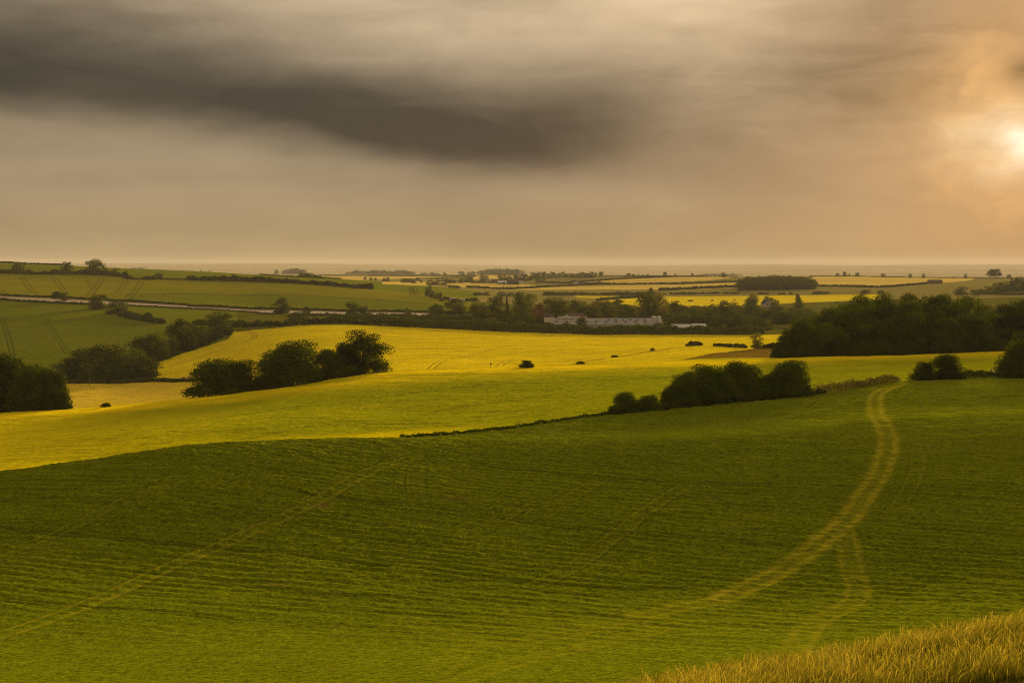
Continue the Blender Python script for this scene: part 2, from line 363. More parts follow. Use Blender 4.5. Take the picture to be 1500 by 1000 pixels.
TRAMS_MID = [
    ([(-20, 640), (60, 630), (130, 624)], 0.6, 0.35, 0.7),
    ([(150, 645), (280, 620), (420, 598), (520, 590)], 0.6, 0.35, 0.45),
    ([(340, 645), (440, 628), (520, 622), (640, 618)], 0.6, 0.4, 0.6),
    ([(560, 580), (700, 566), (860, 560), (980, 553)], 0.6, 0.4, 0.5),
    ([(700, 610), (820, 590), (900, 580)], 0.6, 0.35, 0.35),
    ([(1000, 566), (1100, 552), (1250, 542)], 0.6, 0.35, 0.4),
    ([(640, 600), (760, 585), (840, 575)], 0.6, 0.35, 0.45),
    ([(0, 668), (120, 655), (220, 640)], 0.6, 0.3, 0.35),
    ([(250, 652), (420, 648), (560, 640)], 0.5, 0.25, 0.5),
]
TRAMS_FAR = [
    ([(354, 482), (366, 487), (374, 492), (366, 499), (345, 507), (310, 518), (270, 530), (235, 540)], 1.2, 0.55, 0.9),
    ([(598, 545), (640, 532), (680, 522), (720, 512)], 1.4, 0.7, 0.7),
    ([(700, 540), (740, 530), (790, 518), (850, 508)], 1.4, 0.6, 0.6),
    ([(560, 540), (600, 526), (640, 518)], 1.3, 0.5, 0.3),
    ([(480, 500), (560, 495), (640, 492)], 1.3, 0.6, 0.3),
    ([(840, 533), (880, 527), (920, 520), (960, 514), (1005, 507)], 0.8, 1.2, 0.85),
    ([(620, 500), (700, 503), (800, 500)], 1.3, 0.6, 0.25),
    ([(660, 518), (740, 513), (860, 500)], 1.3, 0.5, 0.3),
    # the two hillsides
    ([(32, 406), (40, 418), (48, 428), (56, 432)], 2.4, 0.75, 0.75),
    ([(79, 407), (87, 417), (96, 430), (104, 437)], 2.4, 0.75, 0.75),
    ([(125, 408), (133, 418), (138, 424)], 2.4, 0.75, 0.75),
    ([(149, 408), (142, 420), (130, 434)], 2.4, 0.75, 0.75),
    ([(208, 412), (200, 424), (184, 440)], 2.4, 0.75, 0.75),
    ([(186, 412), (180, 420), (172, 431)], 2.4, 0.75, 0.55),
    ([(0, 424), (6, 432)], 2.4, 0.75, 0.75),
    ([(601, 421), (604, 432)], 2.0, 0.9, 1.0), ([(607, 421), (611, 432)], 2.0, 0.9, 0.8),
    ([(2, 466), (10, 490), (18, 520)], 1.4, 0.6, 0.55),
    ([(66, 466), (80, 490), (100, 520)], 1.4, 0.6, 0.55),
    ([(180, 431), (300, 432), (420, 433), (500, 436), (560, 440), (640, 446)], 0.0, 4.0, 1.0),
]
def paint(X, Y, lines, ymin=60, ymax=24000):
    acc = np.zeros(X.shape)
    for pts, g, w, s in lines:
        L = smooth_line(world_line(pts, ymin, ymax))
        D, _ = line_field(X, Y, L, g + 4 * w + 1.5)
        e = np.abs(D - g) / w
        acc = np.maximum(acc, s * np.clip(1.35 - e, 0, 1))
        if g > 0 and lines is TRACKS_NEAR: acc = np.maximum(acc, 0.38 * s * np.clip((g + 1.6 * w - D) / w, 0, 1))
    return acc

# ------------------------------------------------------------------ ground sheets
def sheet(Yrows, Scols, off, near):
    nr, nc = len(Yrows), len(Scols)
    X = np.empty((nr, nc)); Yg = np.empty((nr, nc)); Z = np.empty((nr, nc))
    for r, y in enumerate(Yrows):
        x = Scols * (y + off)
        X[r] = x; Yg[r] = y
        Z[r] = np.interp(ukey(x, y), UG, zrow(y))
    Z += undul(X, Yg)
    if not near: Z += np.clip((Yg - 9000) / 9000, 0, 1) * 60 * (vnoise(X / 5200, Yg / 5000, 55) + 0.4 * vnoise(X / 1700, Yg / 3000, 56))
    return X, Yg, Z

def emit(name, X, Y, Z, facemask, mat, attrs, kind='structure', smooth=True):
    nr, nc = X.shape
    idx = np.arange(nr * nc).reshape(nr, nc)
    q = np.stack([idx[:-1, :-1], idx[:-1, 1:], idx[1:, 1:], idx[1:, :-1]], axis=-1)[facemask]
    if len(q) == 0: return None
    used = np.unique(q)
    remap = np.zeros(nr * nc, dtype=np.int64); remap[used] = np.arange(len(used))
    V = np.stack([X.ravel()[used], Y.ravel()[used], Z.ravel()[used]], axis=-1)
    me = np_mesh(name, V, remap[q], smooth, mat, {k: a.ravel()[used] for k, a in attrs.items()})
    o = bpy.data.objects.new(name, me); link(o); o['kind'] = kind
    return o

OFF = 40.0
ds = 0.00050
Scol = np.concatenate([np.arange(-0.75, -0.40, 0.006), np.arange(-0.40, 0.40, ds), np.arange(0.40, 0.7501, 0.006)])
Yn = np.concatenate([np.arange(-40, 10, 2.0), np.arange(10, 32, 0.4), np.arange(32, 90, 1.0), np.arange(90, 232, 0.30), np.arange(232, 300, 0.5), np.arange(300, 512, 0.6), [512.0]])
X, Y, Z = sheet(Yn, Scol, OFF, True)
uu = 750 + F * X / np.maximum(Y, 20)
edgeY = np.interp(np.clip(uu, -600, 2100), UG, KY[K_EDGE])
crestY = np.interp(np.clip(uu, -600, 2100), UG, KY[K_CREST])
in_green = (Y > 58) & (Y <= edgeY)
in_mid = (Y > edgeY)
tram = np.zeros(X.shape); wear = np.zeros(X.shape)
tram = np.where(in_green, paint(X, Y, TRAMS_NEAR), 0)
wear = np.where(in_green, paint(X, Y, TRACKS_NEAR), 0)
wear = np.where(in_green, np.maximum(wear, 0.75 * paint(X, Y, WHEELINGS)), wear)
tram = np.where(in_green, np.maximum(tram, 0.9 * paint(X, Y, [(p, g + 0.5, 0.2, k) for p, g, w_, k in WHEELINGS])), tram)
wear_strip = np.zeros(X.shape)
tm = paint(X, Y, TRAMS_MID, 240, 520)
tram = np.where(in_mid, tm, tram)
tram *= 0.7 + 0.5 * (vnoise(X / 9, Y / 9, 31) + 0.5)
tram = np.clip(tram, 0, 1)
# crop relief: drilled rows follow the contour, clumps of plants break them up
wr = Y + 0.34 * X + 5 * vnoise(X / 38, Y / 30, 12) + 1.2 * vnoise(X / 11, Y / 11, 13)       # across the drilled rows
wa = X - 0.34 * Y                                                                            # along them
drill = np.sin(6.2832 * wr / 2.25) * (0.35 + 0.65 * np.clip(0.5 + 1.6 * vnoise(wa / 9, wr / 3.0, 14), 0, 1))
rows = 0.10 * drill + 0.24 * vnoise(wa / 5, wr / 0.9, 21) + 0.16 * vnoise(wa / 1.7, wr / 0.7, 22)
cl = 0.14 * vnoise(X / 0.6, Y / 0.7, 23) + 0.14 * vnoise(X / 0.28, Y / 0.42, 24)
patchy = (0.6 + 0.8 * (vnoise(X / 40, Y / 30, 25) + 0.5)) * np.clip((Y - 118) / 60, 0.03, 1.2)
amp = np.where(in_green, 1.0, 0.0) * np.clip((edgeY - Y) / 1.5, 0, 1) * np.clip((Y - 60) / 20, 0, 1)
Z += amp * patchy * (rows + cl) * (1 - 0.75 * np.clip(tram + wear, 0, 1)) - np.where(in_green, 0.22 * tram + 0.12 * wear, 0)
ampm = np.where(in_mid, 1.0, 0.0) * np.clip((Y - edgeY) / 1.5, 0, 1)
rm = 0.12 * vnoise(wa / 14, wr / 1.3, 26) + 0.11 * vnoise(wa / 4, wr / 1.0, 28) + 0.10 * vnoise(X / 0.8, Y / 1.2, 27)
Z += ampm * (rm - 0.25 * tram)
# step of the standing crop at the field edge: the ripening crop stands 0.5 m above the margin
fm = (0.25 * (Y[:-1, :-1] + Y[1:, :-1] + Y[:-1, 1:] + Y[1:, 1:]))
fu = 0.25 * (uu[:-1, :-1] + uu[1:, :-1] + uu[:-1, 1:] + uu[1:, 1:])
fe = np.interp(np.clip(fu, -600, 2100), UG, KY[K_EDGE])
# low sun on crests and headlands, painted into the crop colour
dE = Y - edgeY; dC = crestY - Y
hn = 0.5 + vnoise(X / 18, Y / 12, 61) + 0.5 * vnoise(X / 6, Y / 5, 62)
sunlit_m = np.maximum(np.exp(-((dE - 4) / (14 + 10 * np.clip((300 - uu) / 300, 0, 2))) ** 2) * np.clip((760 - uu) / 300, 0, 1), np.exp(-(dC / 26) ** 2)) * np.clip(0.35 + hn, 0, 1)
sunlit_m = np.maximum(sunlit_m, 0.45 * np.clip((420 - uu) / 420, 0, 1))
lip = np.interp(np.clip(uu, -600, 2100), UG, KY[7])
sunlit_g = 0.55 * np.exp(-((Y - lip - 4) / 9) ** 2) * np.clip((uu - 500) / 400, 0, 1) + 0.35 * np.clip((uu - 900) / 600, 0, 1) * np.clip((Y - 190) / 60, 0, 1)  # green lip and upper right side lightened: sunlight put into the colour
sunlit_g = sunlit_g * np.clip(0.4 + hn, 0, 1)
ripe = np.where(in_mid, sunlit_m, sunlit_g)
dr = np.clip(0.5 - 0.9 * drill, 0, 1) * np.clip(0.25 + 1.5 * (0.5 + vnoise(wa / 16, wr / 7, 63)), 0, 1) * np.clip((Y - 105) / 70, 0.2, 1)
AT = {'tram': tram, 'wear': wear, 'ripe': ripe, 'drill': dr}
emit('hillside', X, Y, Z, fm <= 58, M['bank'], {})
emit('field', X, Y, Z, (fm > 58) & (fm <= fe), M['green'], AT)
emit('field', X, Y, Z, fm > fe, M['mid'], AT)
del X, Y, Z, rows, cl, rm, wr, wa, drill, patchy, amp, ampm

# far ground: fields as mapped polygons (sight points), every one an object of its own
Sf = np.concatenate([np.arange(-0.75, -0.40, 0.006), np.arange(-0.40, 0.40, 0.0008), np.arange(0.40, 0.7501, 0.006)])
Yf = np.concatenate([np.arange(512, 800, 1.6), np.arange(800, 1100, 1.5), np.arange(1100, 1400, 2.2), np.arange(1400, 2250, 3.6), np.arange(2250, 3450, 7), np.arange(3450, 6000, 50), np.arange(6000, 30001, 400.0)])
X, Y, Z = sheet(Yf, Sf, OFF, False)
U = 750 + F * X / Y; Vr = HOR - F * Z / Y
tram = paint(X, Y, TRAMS_FAR, 440)
Z += np.where(Y < 1000, 0.35 * vnoise(X / 14, Y / 3, 41), 0) - 0.3 * tram * (Y < 1300)
cen = lambda A: 0.25 * (A[:-1, :-1] + A[1:, :-1] + A[:-1, 1:] + A[1:, 1:])
cu, cv, cy = cen(U), cen(Vr), cen(Y)
def inpoly(poly):
    ins = np.zeros(cu.shape, bool); n = len(poly)
    for i in range(n):
        (x0, y0), (x1, y1) = poly[i], poly[(i + 1) % n]
        if y0 == y1: continue
        c = ((y0 > cv) != (y1 > cv)) & (cu < (x1 - x0) * (cv - y0) / (y1 - y0) + x0)
        ins ^= c
    return ins
lab = np.zeros(cu.shape, dtype=np.int32)
FIELDS = []
def field(mat, mask):
    FIELDS.append(mat); lab[mask] = len(FIELDS)
ucl = np.clip(cu, -600, 2100)
yEnd = np.interp(ucl, UG, KY[K_END]); yRoad = np.interp(ucl, UG, KY[K_ROAD]); yHed = np.interp(ucl, UG, KY[K_HEDGE]); yTop = np.interp(ucl, UG, KY[K_TOP])
field('gold', cy <= yEnd)                                                          # valley barley
field('tan', (cy <= 768) & (cu < 300))
line_v = np.interp(cu, [-900, 100, 228, 233, 260, 287, 334, 343, 349], [562, 563, 560, 530, 520, 512, 497, 485, 485])
field('hillgreen', (cu < 347) & (cy > 770) & (cv < line_v) & (cy <= yRoad))         # green hillside
field('gold', (cy > yEnd) & (cy <= yRoad) & (cu < 347) & (cv >= line_v))
field('meadow', (cy > yEnd) & (cy <= yRoad) & (cu >= 347) & (cu < 690))
field('meadow', (cy > yEnd) & (cy <= yHed) & (cu >= 690))
field('hillolive', (cy > yRoad) & (cy <= yHed) & (cu < 690))
dl = np.interp(cu, [-600, 180, 300, 420, 500, 560, 640, 700], [429, 431, 432, 433, 436, 440, 446, 450])
field('hillgreen', (cy > yRoad) & (cy <= yHed) & (cu < 690) & (cu > 186) & (cv > dl))
field('hillgreen', (cy > yHed) & (cy <= yTop + 60) & (cu < 700))
field('dry', inpoly([(985, 529), (1040, 518), (1110, 510), (1150, 507), (1200, 520), (1300, 530), (1200, 540)]) & (cy < 800))
far = (cy > 1700)
def fpoly(mat, poly, lo=1700, hi=3800): field(mat, inpoly(poly) & (cy > lo) & (cy < hi))
fpoly('olive', [(690, 440), (740, 424), (960, 424), (1000, 427), (1085, 421), (1160, 430), (1500, 430), (1600, 440), (1600, 452), (690, 452)], 1700)
fpoly('yellow', [(838, 431.5), (905, 432.5), (925, 434), (880, 437.5), (845, 436)], 1600)
fpoly('gold', [(878, 440), (940, 435), (1290, 431), (1290, 438), (1100, 447), (1000, 449), (940, 449)], 1500)
fpoly('gold', [(1005, 443), (1100, 442), (1110, 450), (1005, 451)], 1400)
fpoly('straw', [(660, 416), (760, 415), (800, 419.5), (860, 417.5), (1000, 416), (1085, 413), (1085, 421), (1000, 425), (950, 424), (740, 424.5), (680, 421)])
fpoly('straw', [(835, 414), (925, 408), (1060, 405), (1085, 407), (1030, 411), (925, 416.5), (860, 416)])
fpoly('olive', [(765, 412), (800, 408), (925, 404), (925, 408), (835, 414), (800, 414)])
fpoly('olive', [(1020, 413), (1085, 405), (1100, 405), (1100, 413)])
fpoly('straw', [(1190, 404), (1300, 403), (1430, 407), (1420, 411), (1360, 416), (1290, 421), (1195, 419)])
fpoly('straw', [(560, 413), (690, 411), (690, 416), (640, 419), (560, 416)])
fpoly('meadow', [(420, 402), (700, 402), (820, 403.5), (720, 406.5), (640, 409), (540, 406.5)], 3400, 7000)
fpoly('straw', [(700, 402), (860, 402), (800, 407), (690, 409)], 3400, 7000)
fpoly('straw', [(330, 404), (660, 404.6), (600, 407.5), (520, 411), (340, 411)], 2500, 7000)
field('olive', (cy > 1750) & (cy < 4600) & (lab == 0))
roadtop = np.interp(cu, [-600, 0, 100, 185, 300, 400, 500, 600, 690, 700], [428, 433.5, 438.2, 442.6, 448.6, 454, 456, 457, 458.5, 459])
roadbot = np.interp(cu, [-600, 0, 100, 185, 300, 400, 500, 600, 690, 700], [431, 437.4, 443.2, 446.6, 452.4, 458.2, 459.6, 461.4, 462.4, 462.4])
rmask = (cv >= roadtop) & (cv <= roadbot) & (cu < 740) & (cy > 1100) & (cy < 1800)
for i in range(len(FIELDS)):
    m = (lab == i + 1) & ~rmask
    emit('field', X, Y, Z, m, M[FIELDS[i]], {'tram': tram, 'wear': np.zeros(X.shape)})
emit('road', X, Y, Z, rmask, M['road'], {})
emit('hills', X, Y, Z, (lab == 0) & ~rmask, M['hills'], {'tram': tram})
del X, Y, Z, U, Vr, tram, cu, cv, cy, lab

# ------------------------------------------------------------------ trees
def rand_dirs(n):
    v = RNG.normal(size=(n, 3)); return v / np.linalg.norm(v, axis=1, keepdims=True)
def leaf_quads(P, Nrm, size):
    """one rhombic leaf spray per point"""
    n = len(P)
    t = np.cross(Nrm, rand_dirs(n)); t /= np.linalg.norm(t, axis=1, keepdims=True) + 1e-9
    b = np.cross(Nrm, t)
    s = (size * RNG.uniform(0.55, 1.35, n))[:, None]
    w = RNG.uniform(0.45, 0.8, n)[:, None]
    V = np.stack([P - t * s, P - b * s * w + Nrm * s * 0.15, P + t * s, P + b * s * w - Nrm * s * 0.15], axis=1).reshape(-1, 3)
    return V, np.arange(4 * n).reshape(n, 4)
def crown_points(lobes, n, ragged=0.42):
    """lobes: (cx,cy,cz,rx,ry,rz)"""
    L = np.array(lobes); area = (L[:, 3] * L[:, 5]) ** 1.0
    k = RNG.choice(len(L), size=n, p=area / area.sum())
    d = rand_dirs(n)
    d[:, 2] = np.where(d[:, 2] < -0.55, -d[:, 2] * 0.7, d[:, 2]); d /= np.linalg.norm(d, axis=1, keepdims=True)
    # clumps on each lobe's skin: gaps between sprays
    g = vnoise(d[:, 0] * 2.6 + k * 7.1, d[:, 1] * 2.6 + d[:, 2] * 3.1, 5)
    r = 0.62 + 0.38 * RNG.uniform(0, 1, n) ** 0.5 + ragged * g
    P = L[k, :3] + d * r[:, None] * L[k, 3:6]
    nr = d + 0.7 * rand_dirs(n); nr /= np.linalg.norm(nr, axis=1, keepdims=True)
    return P, nr
def tube(pts, r0, r1, sides=6):
    P = np.array(pts, float); n = len(P); V = []; Fc = []
    for i in range(n):
        t = P[min(i + 1, n - 1)] - P[max(i - 1, 0)]; t /= np.linalg.norm(t) + 1e-9
        a = np.cross(t, [0.3, 0.9, 0.1]); a /= np.linalg.norm(a); b = np.cross(t, a)
        r = r0 + (r1 - r0) * i / (n - 1)
        for k in range(sides):
            an = 2 * math.pi * k / sides
            V.append(P[i] + r * (math.cos(an) * a + math.sin(an) * b))
    for i in range(n - 1):
        for k in range(sides):
            Fc.append((i * sides + k, i * sides + (k + 1) % sides, (i + 1) * sides + (k + 1) % sides, (i + 1) * sides + k))
    return V, Fc
PROTO = {}; PNP = {}
def make_proto(key, kind, nleaf, leafsize, seed, mat, lo=None):
    global RNG
    RNG = np.random.default_rng(seed); rr = random.Random(seed)
    lobes = []
    if kind == 'oak':        # round broad crown on a short trunk
        base, n = 0.10, 19
        for i in range(n):
            a = rr.uniform(0, 6.283); t = (i + 0.5) / n
            zc = base + 0.06 + 0.72 * t
            R = 0.33 * math.sqrt(max(0.05, 1 - ((t - 0.36) / 0.70) ** 2))
            s = rr.uniform(0.13, 0.21)
            rad_ = R * rr.uniform(0.7, 1.05)
            lobes.append((rad_ * math.cos(a), rad_ * math.sin(a), zc, s, s, s * 0.85))
        lobes.append((0, 0, 0.5, 0.28, 0.28, 0.34))
    elif kind == 'tall':
        base, n = 0.12, 16
        for i in range(n):
            a = rr.uniform(0, 6.283); t = (i + 0.5) / n
            R = 0.28 * math.sqrt(max(0.04, 1 - ((t - 0.42) / 0.66) ** 2)); s = rr.uniform(0.14, 0.22)
            rad_ = R * rr.uniform(0.6, 1.05)
            lobes.append((rad_ * math.cos(a), rad_ * math.sin(a), base + 0.08 + 0.72 * t, s, s, s * 0.62))
        lobes.append((0, 0, 0.52, 0.26, 0.26, 0.38))
    elif kind == 'shrub':    # foliage down to the ground
        n = 17
        for i in range(n):
            a = rr.uniform(0, 6.283); t = (i + 0.5) / n
            R = 0.34 * math.sqrt(max(0.05, 1 - (t * 0.95) ** 2)); s = rr.uniform(0.14, 0.22)
            rad_ = R * rr.uniform(0.5, 1.08)
            lobes.append((rad_ * math.cos(a), rad_ * math.sin(a), 0.10 + 0.68 * t, s, s, s * 1.05))
        lobes.append((0, 0, 0.36, 0.34, 0.34, 0.42))
    elif kind == 'cone':
        n = 14
        for i in range(n):
            a = rr.uniform(0, 6.283); t = (i + 0.5) / n
            s = 0.24 * (1 - t) + 0.09
            rad_ = 0.26 * (1 - t) * rr.uniform(0.6, 1.1)
            lobes.append((rad_ * math.cos(a), rad_ * math.sin(a), 0.1 + 0.80 * t, s, s, 0.12))
    if lo is None and kind in ('oak', 'tall', 'shrub'):      # skirt of low foliage
        for i in range(9):
            a = 6.283 * (i + rr.uniform(-0.3, 0.3)) / 9; rd = rr.uniform(0.24, 0.34) if kind != 'tall' else 0.2; sz = rr.uniform(0.13, 0.19)
            lobes.append((rd * math.cos(a), rd * math.sin(a), 0.13, sz, sz, sz))
        lobes.append((0, 0, 0.2, 0.28, 0.28, 0.2))
    P, Nn = crown_points(lobes, nleaf)
    Pi, Ni = crown_points([(l[0], l[1], l[2], l[3] * 0.6, l[4] * 0.6, l[5] * 0.6) for l in lobes], nleaf // 4)      # inner foliage
    P = np.concatenate([P, Pi]); Nn = np.concatenate([Nn, Ni])
    # loose sprays beyond the outline
    k = max(20, nleaf // 16)
    P2, N2 = crown_points([(l[0], l[1], l[2], l[3] * 1.24, l[4] * 1.24, l[5] * 1.2) for l in lobes], k)
    P = np.concatenate([P, P2]); Nn = np.concatenate([Nn, N2])
    if lo is None: lo = 0.012 if kind == 'shrub' else 0.03
    # normalise to unit width and unit height
    wx = np.percentile(np.abs(P[:, 0]), 98.5); wy = np.percentile(np.abs(P[:, 1]), 98.5); zt = np.percentile(P[:, 2], 99.3)
    P[:, 0] *= 0.5 / wx; P[:, 1] *= 0.5 / wy
    z0 = np.percentile(P[:, 2], 0.7)
    P[:, 2] = lo + (P[:, 2] - z0) / (zt - z0) * (1 - lo)
    P[:, 2] = np.maximum(P[:, 2], 0.012)
    V, Fc = leaf_quads(P, Nn, leafsize)
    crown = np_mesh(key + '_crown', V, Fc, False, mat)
    # trunk and limbs
    TV, TF = [], []
    def add(v, f):
        o = len(TV); TV.extend(v); TF.extend([tuple(i + o for i in q) for q in f])
    top = 0.55
    add(*tube([(0, 0, -0.05), (0.008, 0.004, 0.12), (0.0, -0.01, 0.3), (0.012, 0.0, top)], 0.034, 0.012, 8))
    for i in range(9):
        l = lobes[rr.randrange(len(lobes))]
        z1 = rr.uniform(0.10, 0.38)
        e = np.array([l[0], l[1], max(l[2], z1 + 0.06)])
        add(*tube([(0, 0, z1), tuple(e * np.array([0.45, 0.45, 1]) * np.array([1, 1, 0.5]) + np.array([0, 0, 0.5 * z1])), tuple(e)], 0.014, 0.003, 5))
    trunk = np_mesh(key + '_trunk', np.array(TV), np.array(TF), True, M['bark'])
    PROTO[key] = (crown, trunk); PNP[key] = V
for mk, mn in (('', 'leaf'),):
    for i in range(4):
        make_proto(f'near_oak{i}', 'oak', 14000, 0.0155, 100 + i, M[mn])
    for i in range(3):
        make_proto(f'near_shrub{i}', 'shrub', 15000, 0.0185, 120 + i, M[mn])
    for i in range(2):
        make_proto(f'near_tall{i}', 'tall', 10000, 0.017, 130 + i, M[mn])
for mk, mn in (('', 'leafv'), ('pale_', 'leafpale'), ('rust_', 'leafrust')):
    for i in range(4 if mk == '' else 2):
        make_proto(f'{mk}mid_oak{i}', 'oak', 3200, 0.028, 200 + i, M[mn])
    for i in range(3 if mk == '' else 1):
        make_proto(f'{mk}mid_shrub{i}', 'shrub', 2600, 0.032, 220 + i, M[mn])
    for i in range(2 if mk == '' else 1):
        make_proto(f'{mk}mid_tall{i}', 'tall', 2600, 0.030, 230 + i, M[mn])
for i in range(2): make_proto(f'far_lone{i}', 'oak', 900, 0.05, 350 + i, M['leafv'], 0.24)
make_proto('mid_lone0', 'oak', 2600, 0.03, 360, M['leafv'], 0.2)
make_proto('mid_cone0', 'cone', 2200, 0.03, 240, M['leafv'])
for i in range(4):
    make_proto(f'far_oak{i}', 'oak', 900, 0.05, 300 + i, M['leafv'])
for i in range(2):
    make_proto(f'far_shrub{i}', 'shrub', 800, 0.055, 320 + i, M['leafv'])
    make_proto(f'far_tall{i}', 'tall', 800, 0.05, 330 + i, M['leafv'])
RNG = np.random.default_rng(99)
cnt = {'n': 0}
def pick(kind):
    ks = sorted(k for k in PROTO if k.rstrip('0123456789') == kind)
    cnt['n'] += 1
    return ks[(cnt['n'] * 7 + cnt['n'] // 3) % len(ks)]
def tree(u, top, w, base=None, Y=None, kind='near_oak', label=None, group=None, name='tree', cat='tree', ymin=60, ymax=24000, sink=0.0):
    """a tree at bearing u: crown top at sight row top, crown w photo pixels wide, foot at row base or at distance Y"""
    if Y is None: Y = hit(u, base, ymin, ymax)
    g = ground(u, Y)
    ztop = -(top - HOR) / F * Y
    h = max(ztop - g.z, 0.6); wd = w / F * Y
    crown, trunk = PROTO[pick(kind)]
    root = bpy.data.objects.new(name, None); link(root)
    root.location = (g.x, g.y, g.z - sink); root.rotation_euler.z = random.uniform(0, 6.283)
    root.empty_display_size = 0.5
    s = 1.04
    c = bpy.data.objects.new('crown' if name == 'tree' else 'foliage', crown); link(c, root); c.scale = (wd * s, wd * s, h)
    t = bpy.data.objects.new('trunk' if name == 'tree' else 'stem', trunk); link(t, root); t.scale = (min(wd, h), min(wd, h), h)
    tag(root, label, cat, group)
    return root
def wood(spec, label, name='wood'):
    """a far wood that reads as one mass: spec = [(u, top, w, Y)]"""
    VV = []
    for (u, top, w, Y) in spec:
        g = ground(u, Y); h = max(-(top - HOR) / F * Y - g.z, 0.6); wd = w / F * Y * 1.04
        V = PNP[pick('far_oak')] * np.array([wd, wd, h]); a = random.uniform(0, 6.283)
        VV.append(np.stack([V[:, 0] * math.cos(a) - V[:, 1] * math.sin(a), V[:, 0] * math.sin(a) + V[:, 1] * math.cos(a), V[:, 2]], -1) + np.array(g))
    V = np.concatenate(VV); o0 = VV[0].mean(axis=0)
    me = np_mesh(name, V - o0, np.arange(len(V)).reshape(-1, 4), False, M['leafv'])
    o = bpy.data.objects.new(name, me); link(o); o.location = o0
    tag(o, label, 'wood', None, 'stuff')
def shrub(u, top, w, base=None, Y=None, kind='near_shrub', label=None, group=None, name='shrub', **k):
    return tree(u, top, w, base, Y, kind, label, group, name, 'shrub', **k)

#@@TREES
# -- clump cut by the frame edge, behind the crest of the ripening field
for (u, top, w, Y, lb) in [
    (-38, 522, 74, 432, 'dark tree at the outer end of the clump the frame edge cuts'),
    (10, 521, 72, 425, 'tallest dark tree of the clump the frame edge cuts, above the golden triangle field'),
    (44, 536, 60, 418, 'dark round tree in the middle of the clump the frame edge cuts'),
    (74, 541, 52, 412, 'dark ragged tree of the edge clump, standing next to the golden field')]:
    tree(u, top, w, Y=Y, kind='near_shrub', label=lb, group='dark trees of the clump beside the golden triangle field')
shrub(90, 572, 26, Y=405, label='low leafy shrub at the foot of the ragged edge-clump tree')
shrub(155, 590, 15, Y=400, label='small dark shrub alone on the crest before the golden triangle field')
# -- the big clump on the crest
for (u, top, w, Y, kd, lb) in [
    (316, 528, 78, 422, 'near_shrub', 'low spreading dark tree at the downhill end of the crest clump'),
    (352, 529, 70, 428, 'near_shrub', 'rounded low tree second from the downhill end of the crest clump'),
    (401, 514, 52, 432, 'near_shrub', 'low ragged tree next downhill from the broad middle tree of the crest clump'),
    (436, 501, 84, 432, 'near_shrub', 'broad round tree in the middle of the crest clump'),
    (484, 513, 52, 436, 'near_shrub', 'lower tree between the two tallest trees of the crest clump'),
    (509, 504, 52, 440, 'near_shrub', 'dark tree pressed against the tallest tree of the crest clump'),
    (534, 486, 70, 440, 'near_oak', 'tallest tree of the crest clump, at its uphill end with a drooping side')]:
    tree(u, top, w, Y=Y, kind=kd, label=lb, group='dark trees of the clump on the field crest')
shrub(388, 548, 40, Y=425, label='dark shrub at the foot of the ragged crest tree, downhill side')
shrub(462, 545, 40, Y=432, label='dark shrub under the broad round crest tree')
shrub(410, 545, 38, Y=428, label='dark shrub against the foot of the broad round crest tree, downhill side')
shrub(508, 535, 46, Y=434, label='dark shrub under the tallest crest tree')
# -- hedge line bushes between the green and the ripening field
for (u, top, w, base, kd, lb) in [
    (915, 575, 40, 602, 'near_shrub', 'low round bush starting the dark bushes on the green field edge'),
    (950, 579, 40, 600, 'near_shrub', 'low bush with a flat top beside the first bush on the green field edge'),
    (1004, 546, 48, 592, 'near_shrub', 'dark bush leaning down from the tall hedge bushes on the green field edge'),
    (1034, 536, 62, 590, 'near_shrub', 'broad tall bush of the hedge bushes on the green field edge'),
    (1086, 531, 70, 586, 'near_shrub', 'biggest bush in the middle of the hedge bushes on the green field edge'),
    (1120, 550, 40, 582, 'near_shrub', 'lower bush filling the dip between the two tall hedge bushes'),
    (1157, 529, 66, 580, 'near_shrub', 'tall round bush ending the hedge bushes nearest the farm track'),
    (985, 566, 36, 594, 'near_shrub', 'low dark bush pressed below the leaning hedge bush on the green field edge'),
    (1060, 546, 46, 588, 'near_shrub', 'dark bush filling the hollow before the biggest hedge bush on the green field edge'),
    (1138, 552, 40, 581, 'near_shrub', 'dark bush tucked against the tall round bush that ends the row'),
    (1352, 531, 32, 556, 'near_shrub', 'small dark bush just beyond the top of the farm track'),
    (1387, 520, 48, 554, 'near_shrub', 'round dark bush beside the small one beyond the farm track'),
    (1494, 500, 60, 552, 'near_shrub', 'large rounded bush beside the wooden field gate'),
    (1496, 489, 38, None, 'near_shrub', 'lighter bush rising behind the large bush at the wooden gate'),
    (1540, 505, 60, 550, 'near_shrub', 'bush beyond the frame edge next to the wooden gate bush')]:
    if base is None: shrub(u, top, w, Y=400, kind=kd, label=lb, group='bushes along the green field edge')
    else: shrub(u, top, w, base=base, kind=kd, label=lb, group='bushes along the green field edge', ymin=255)
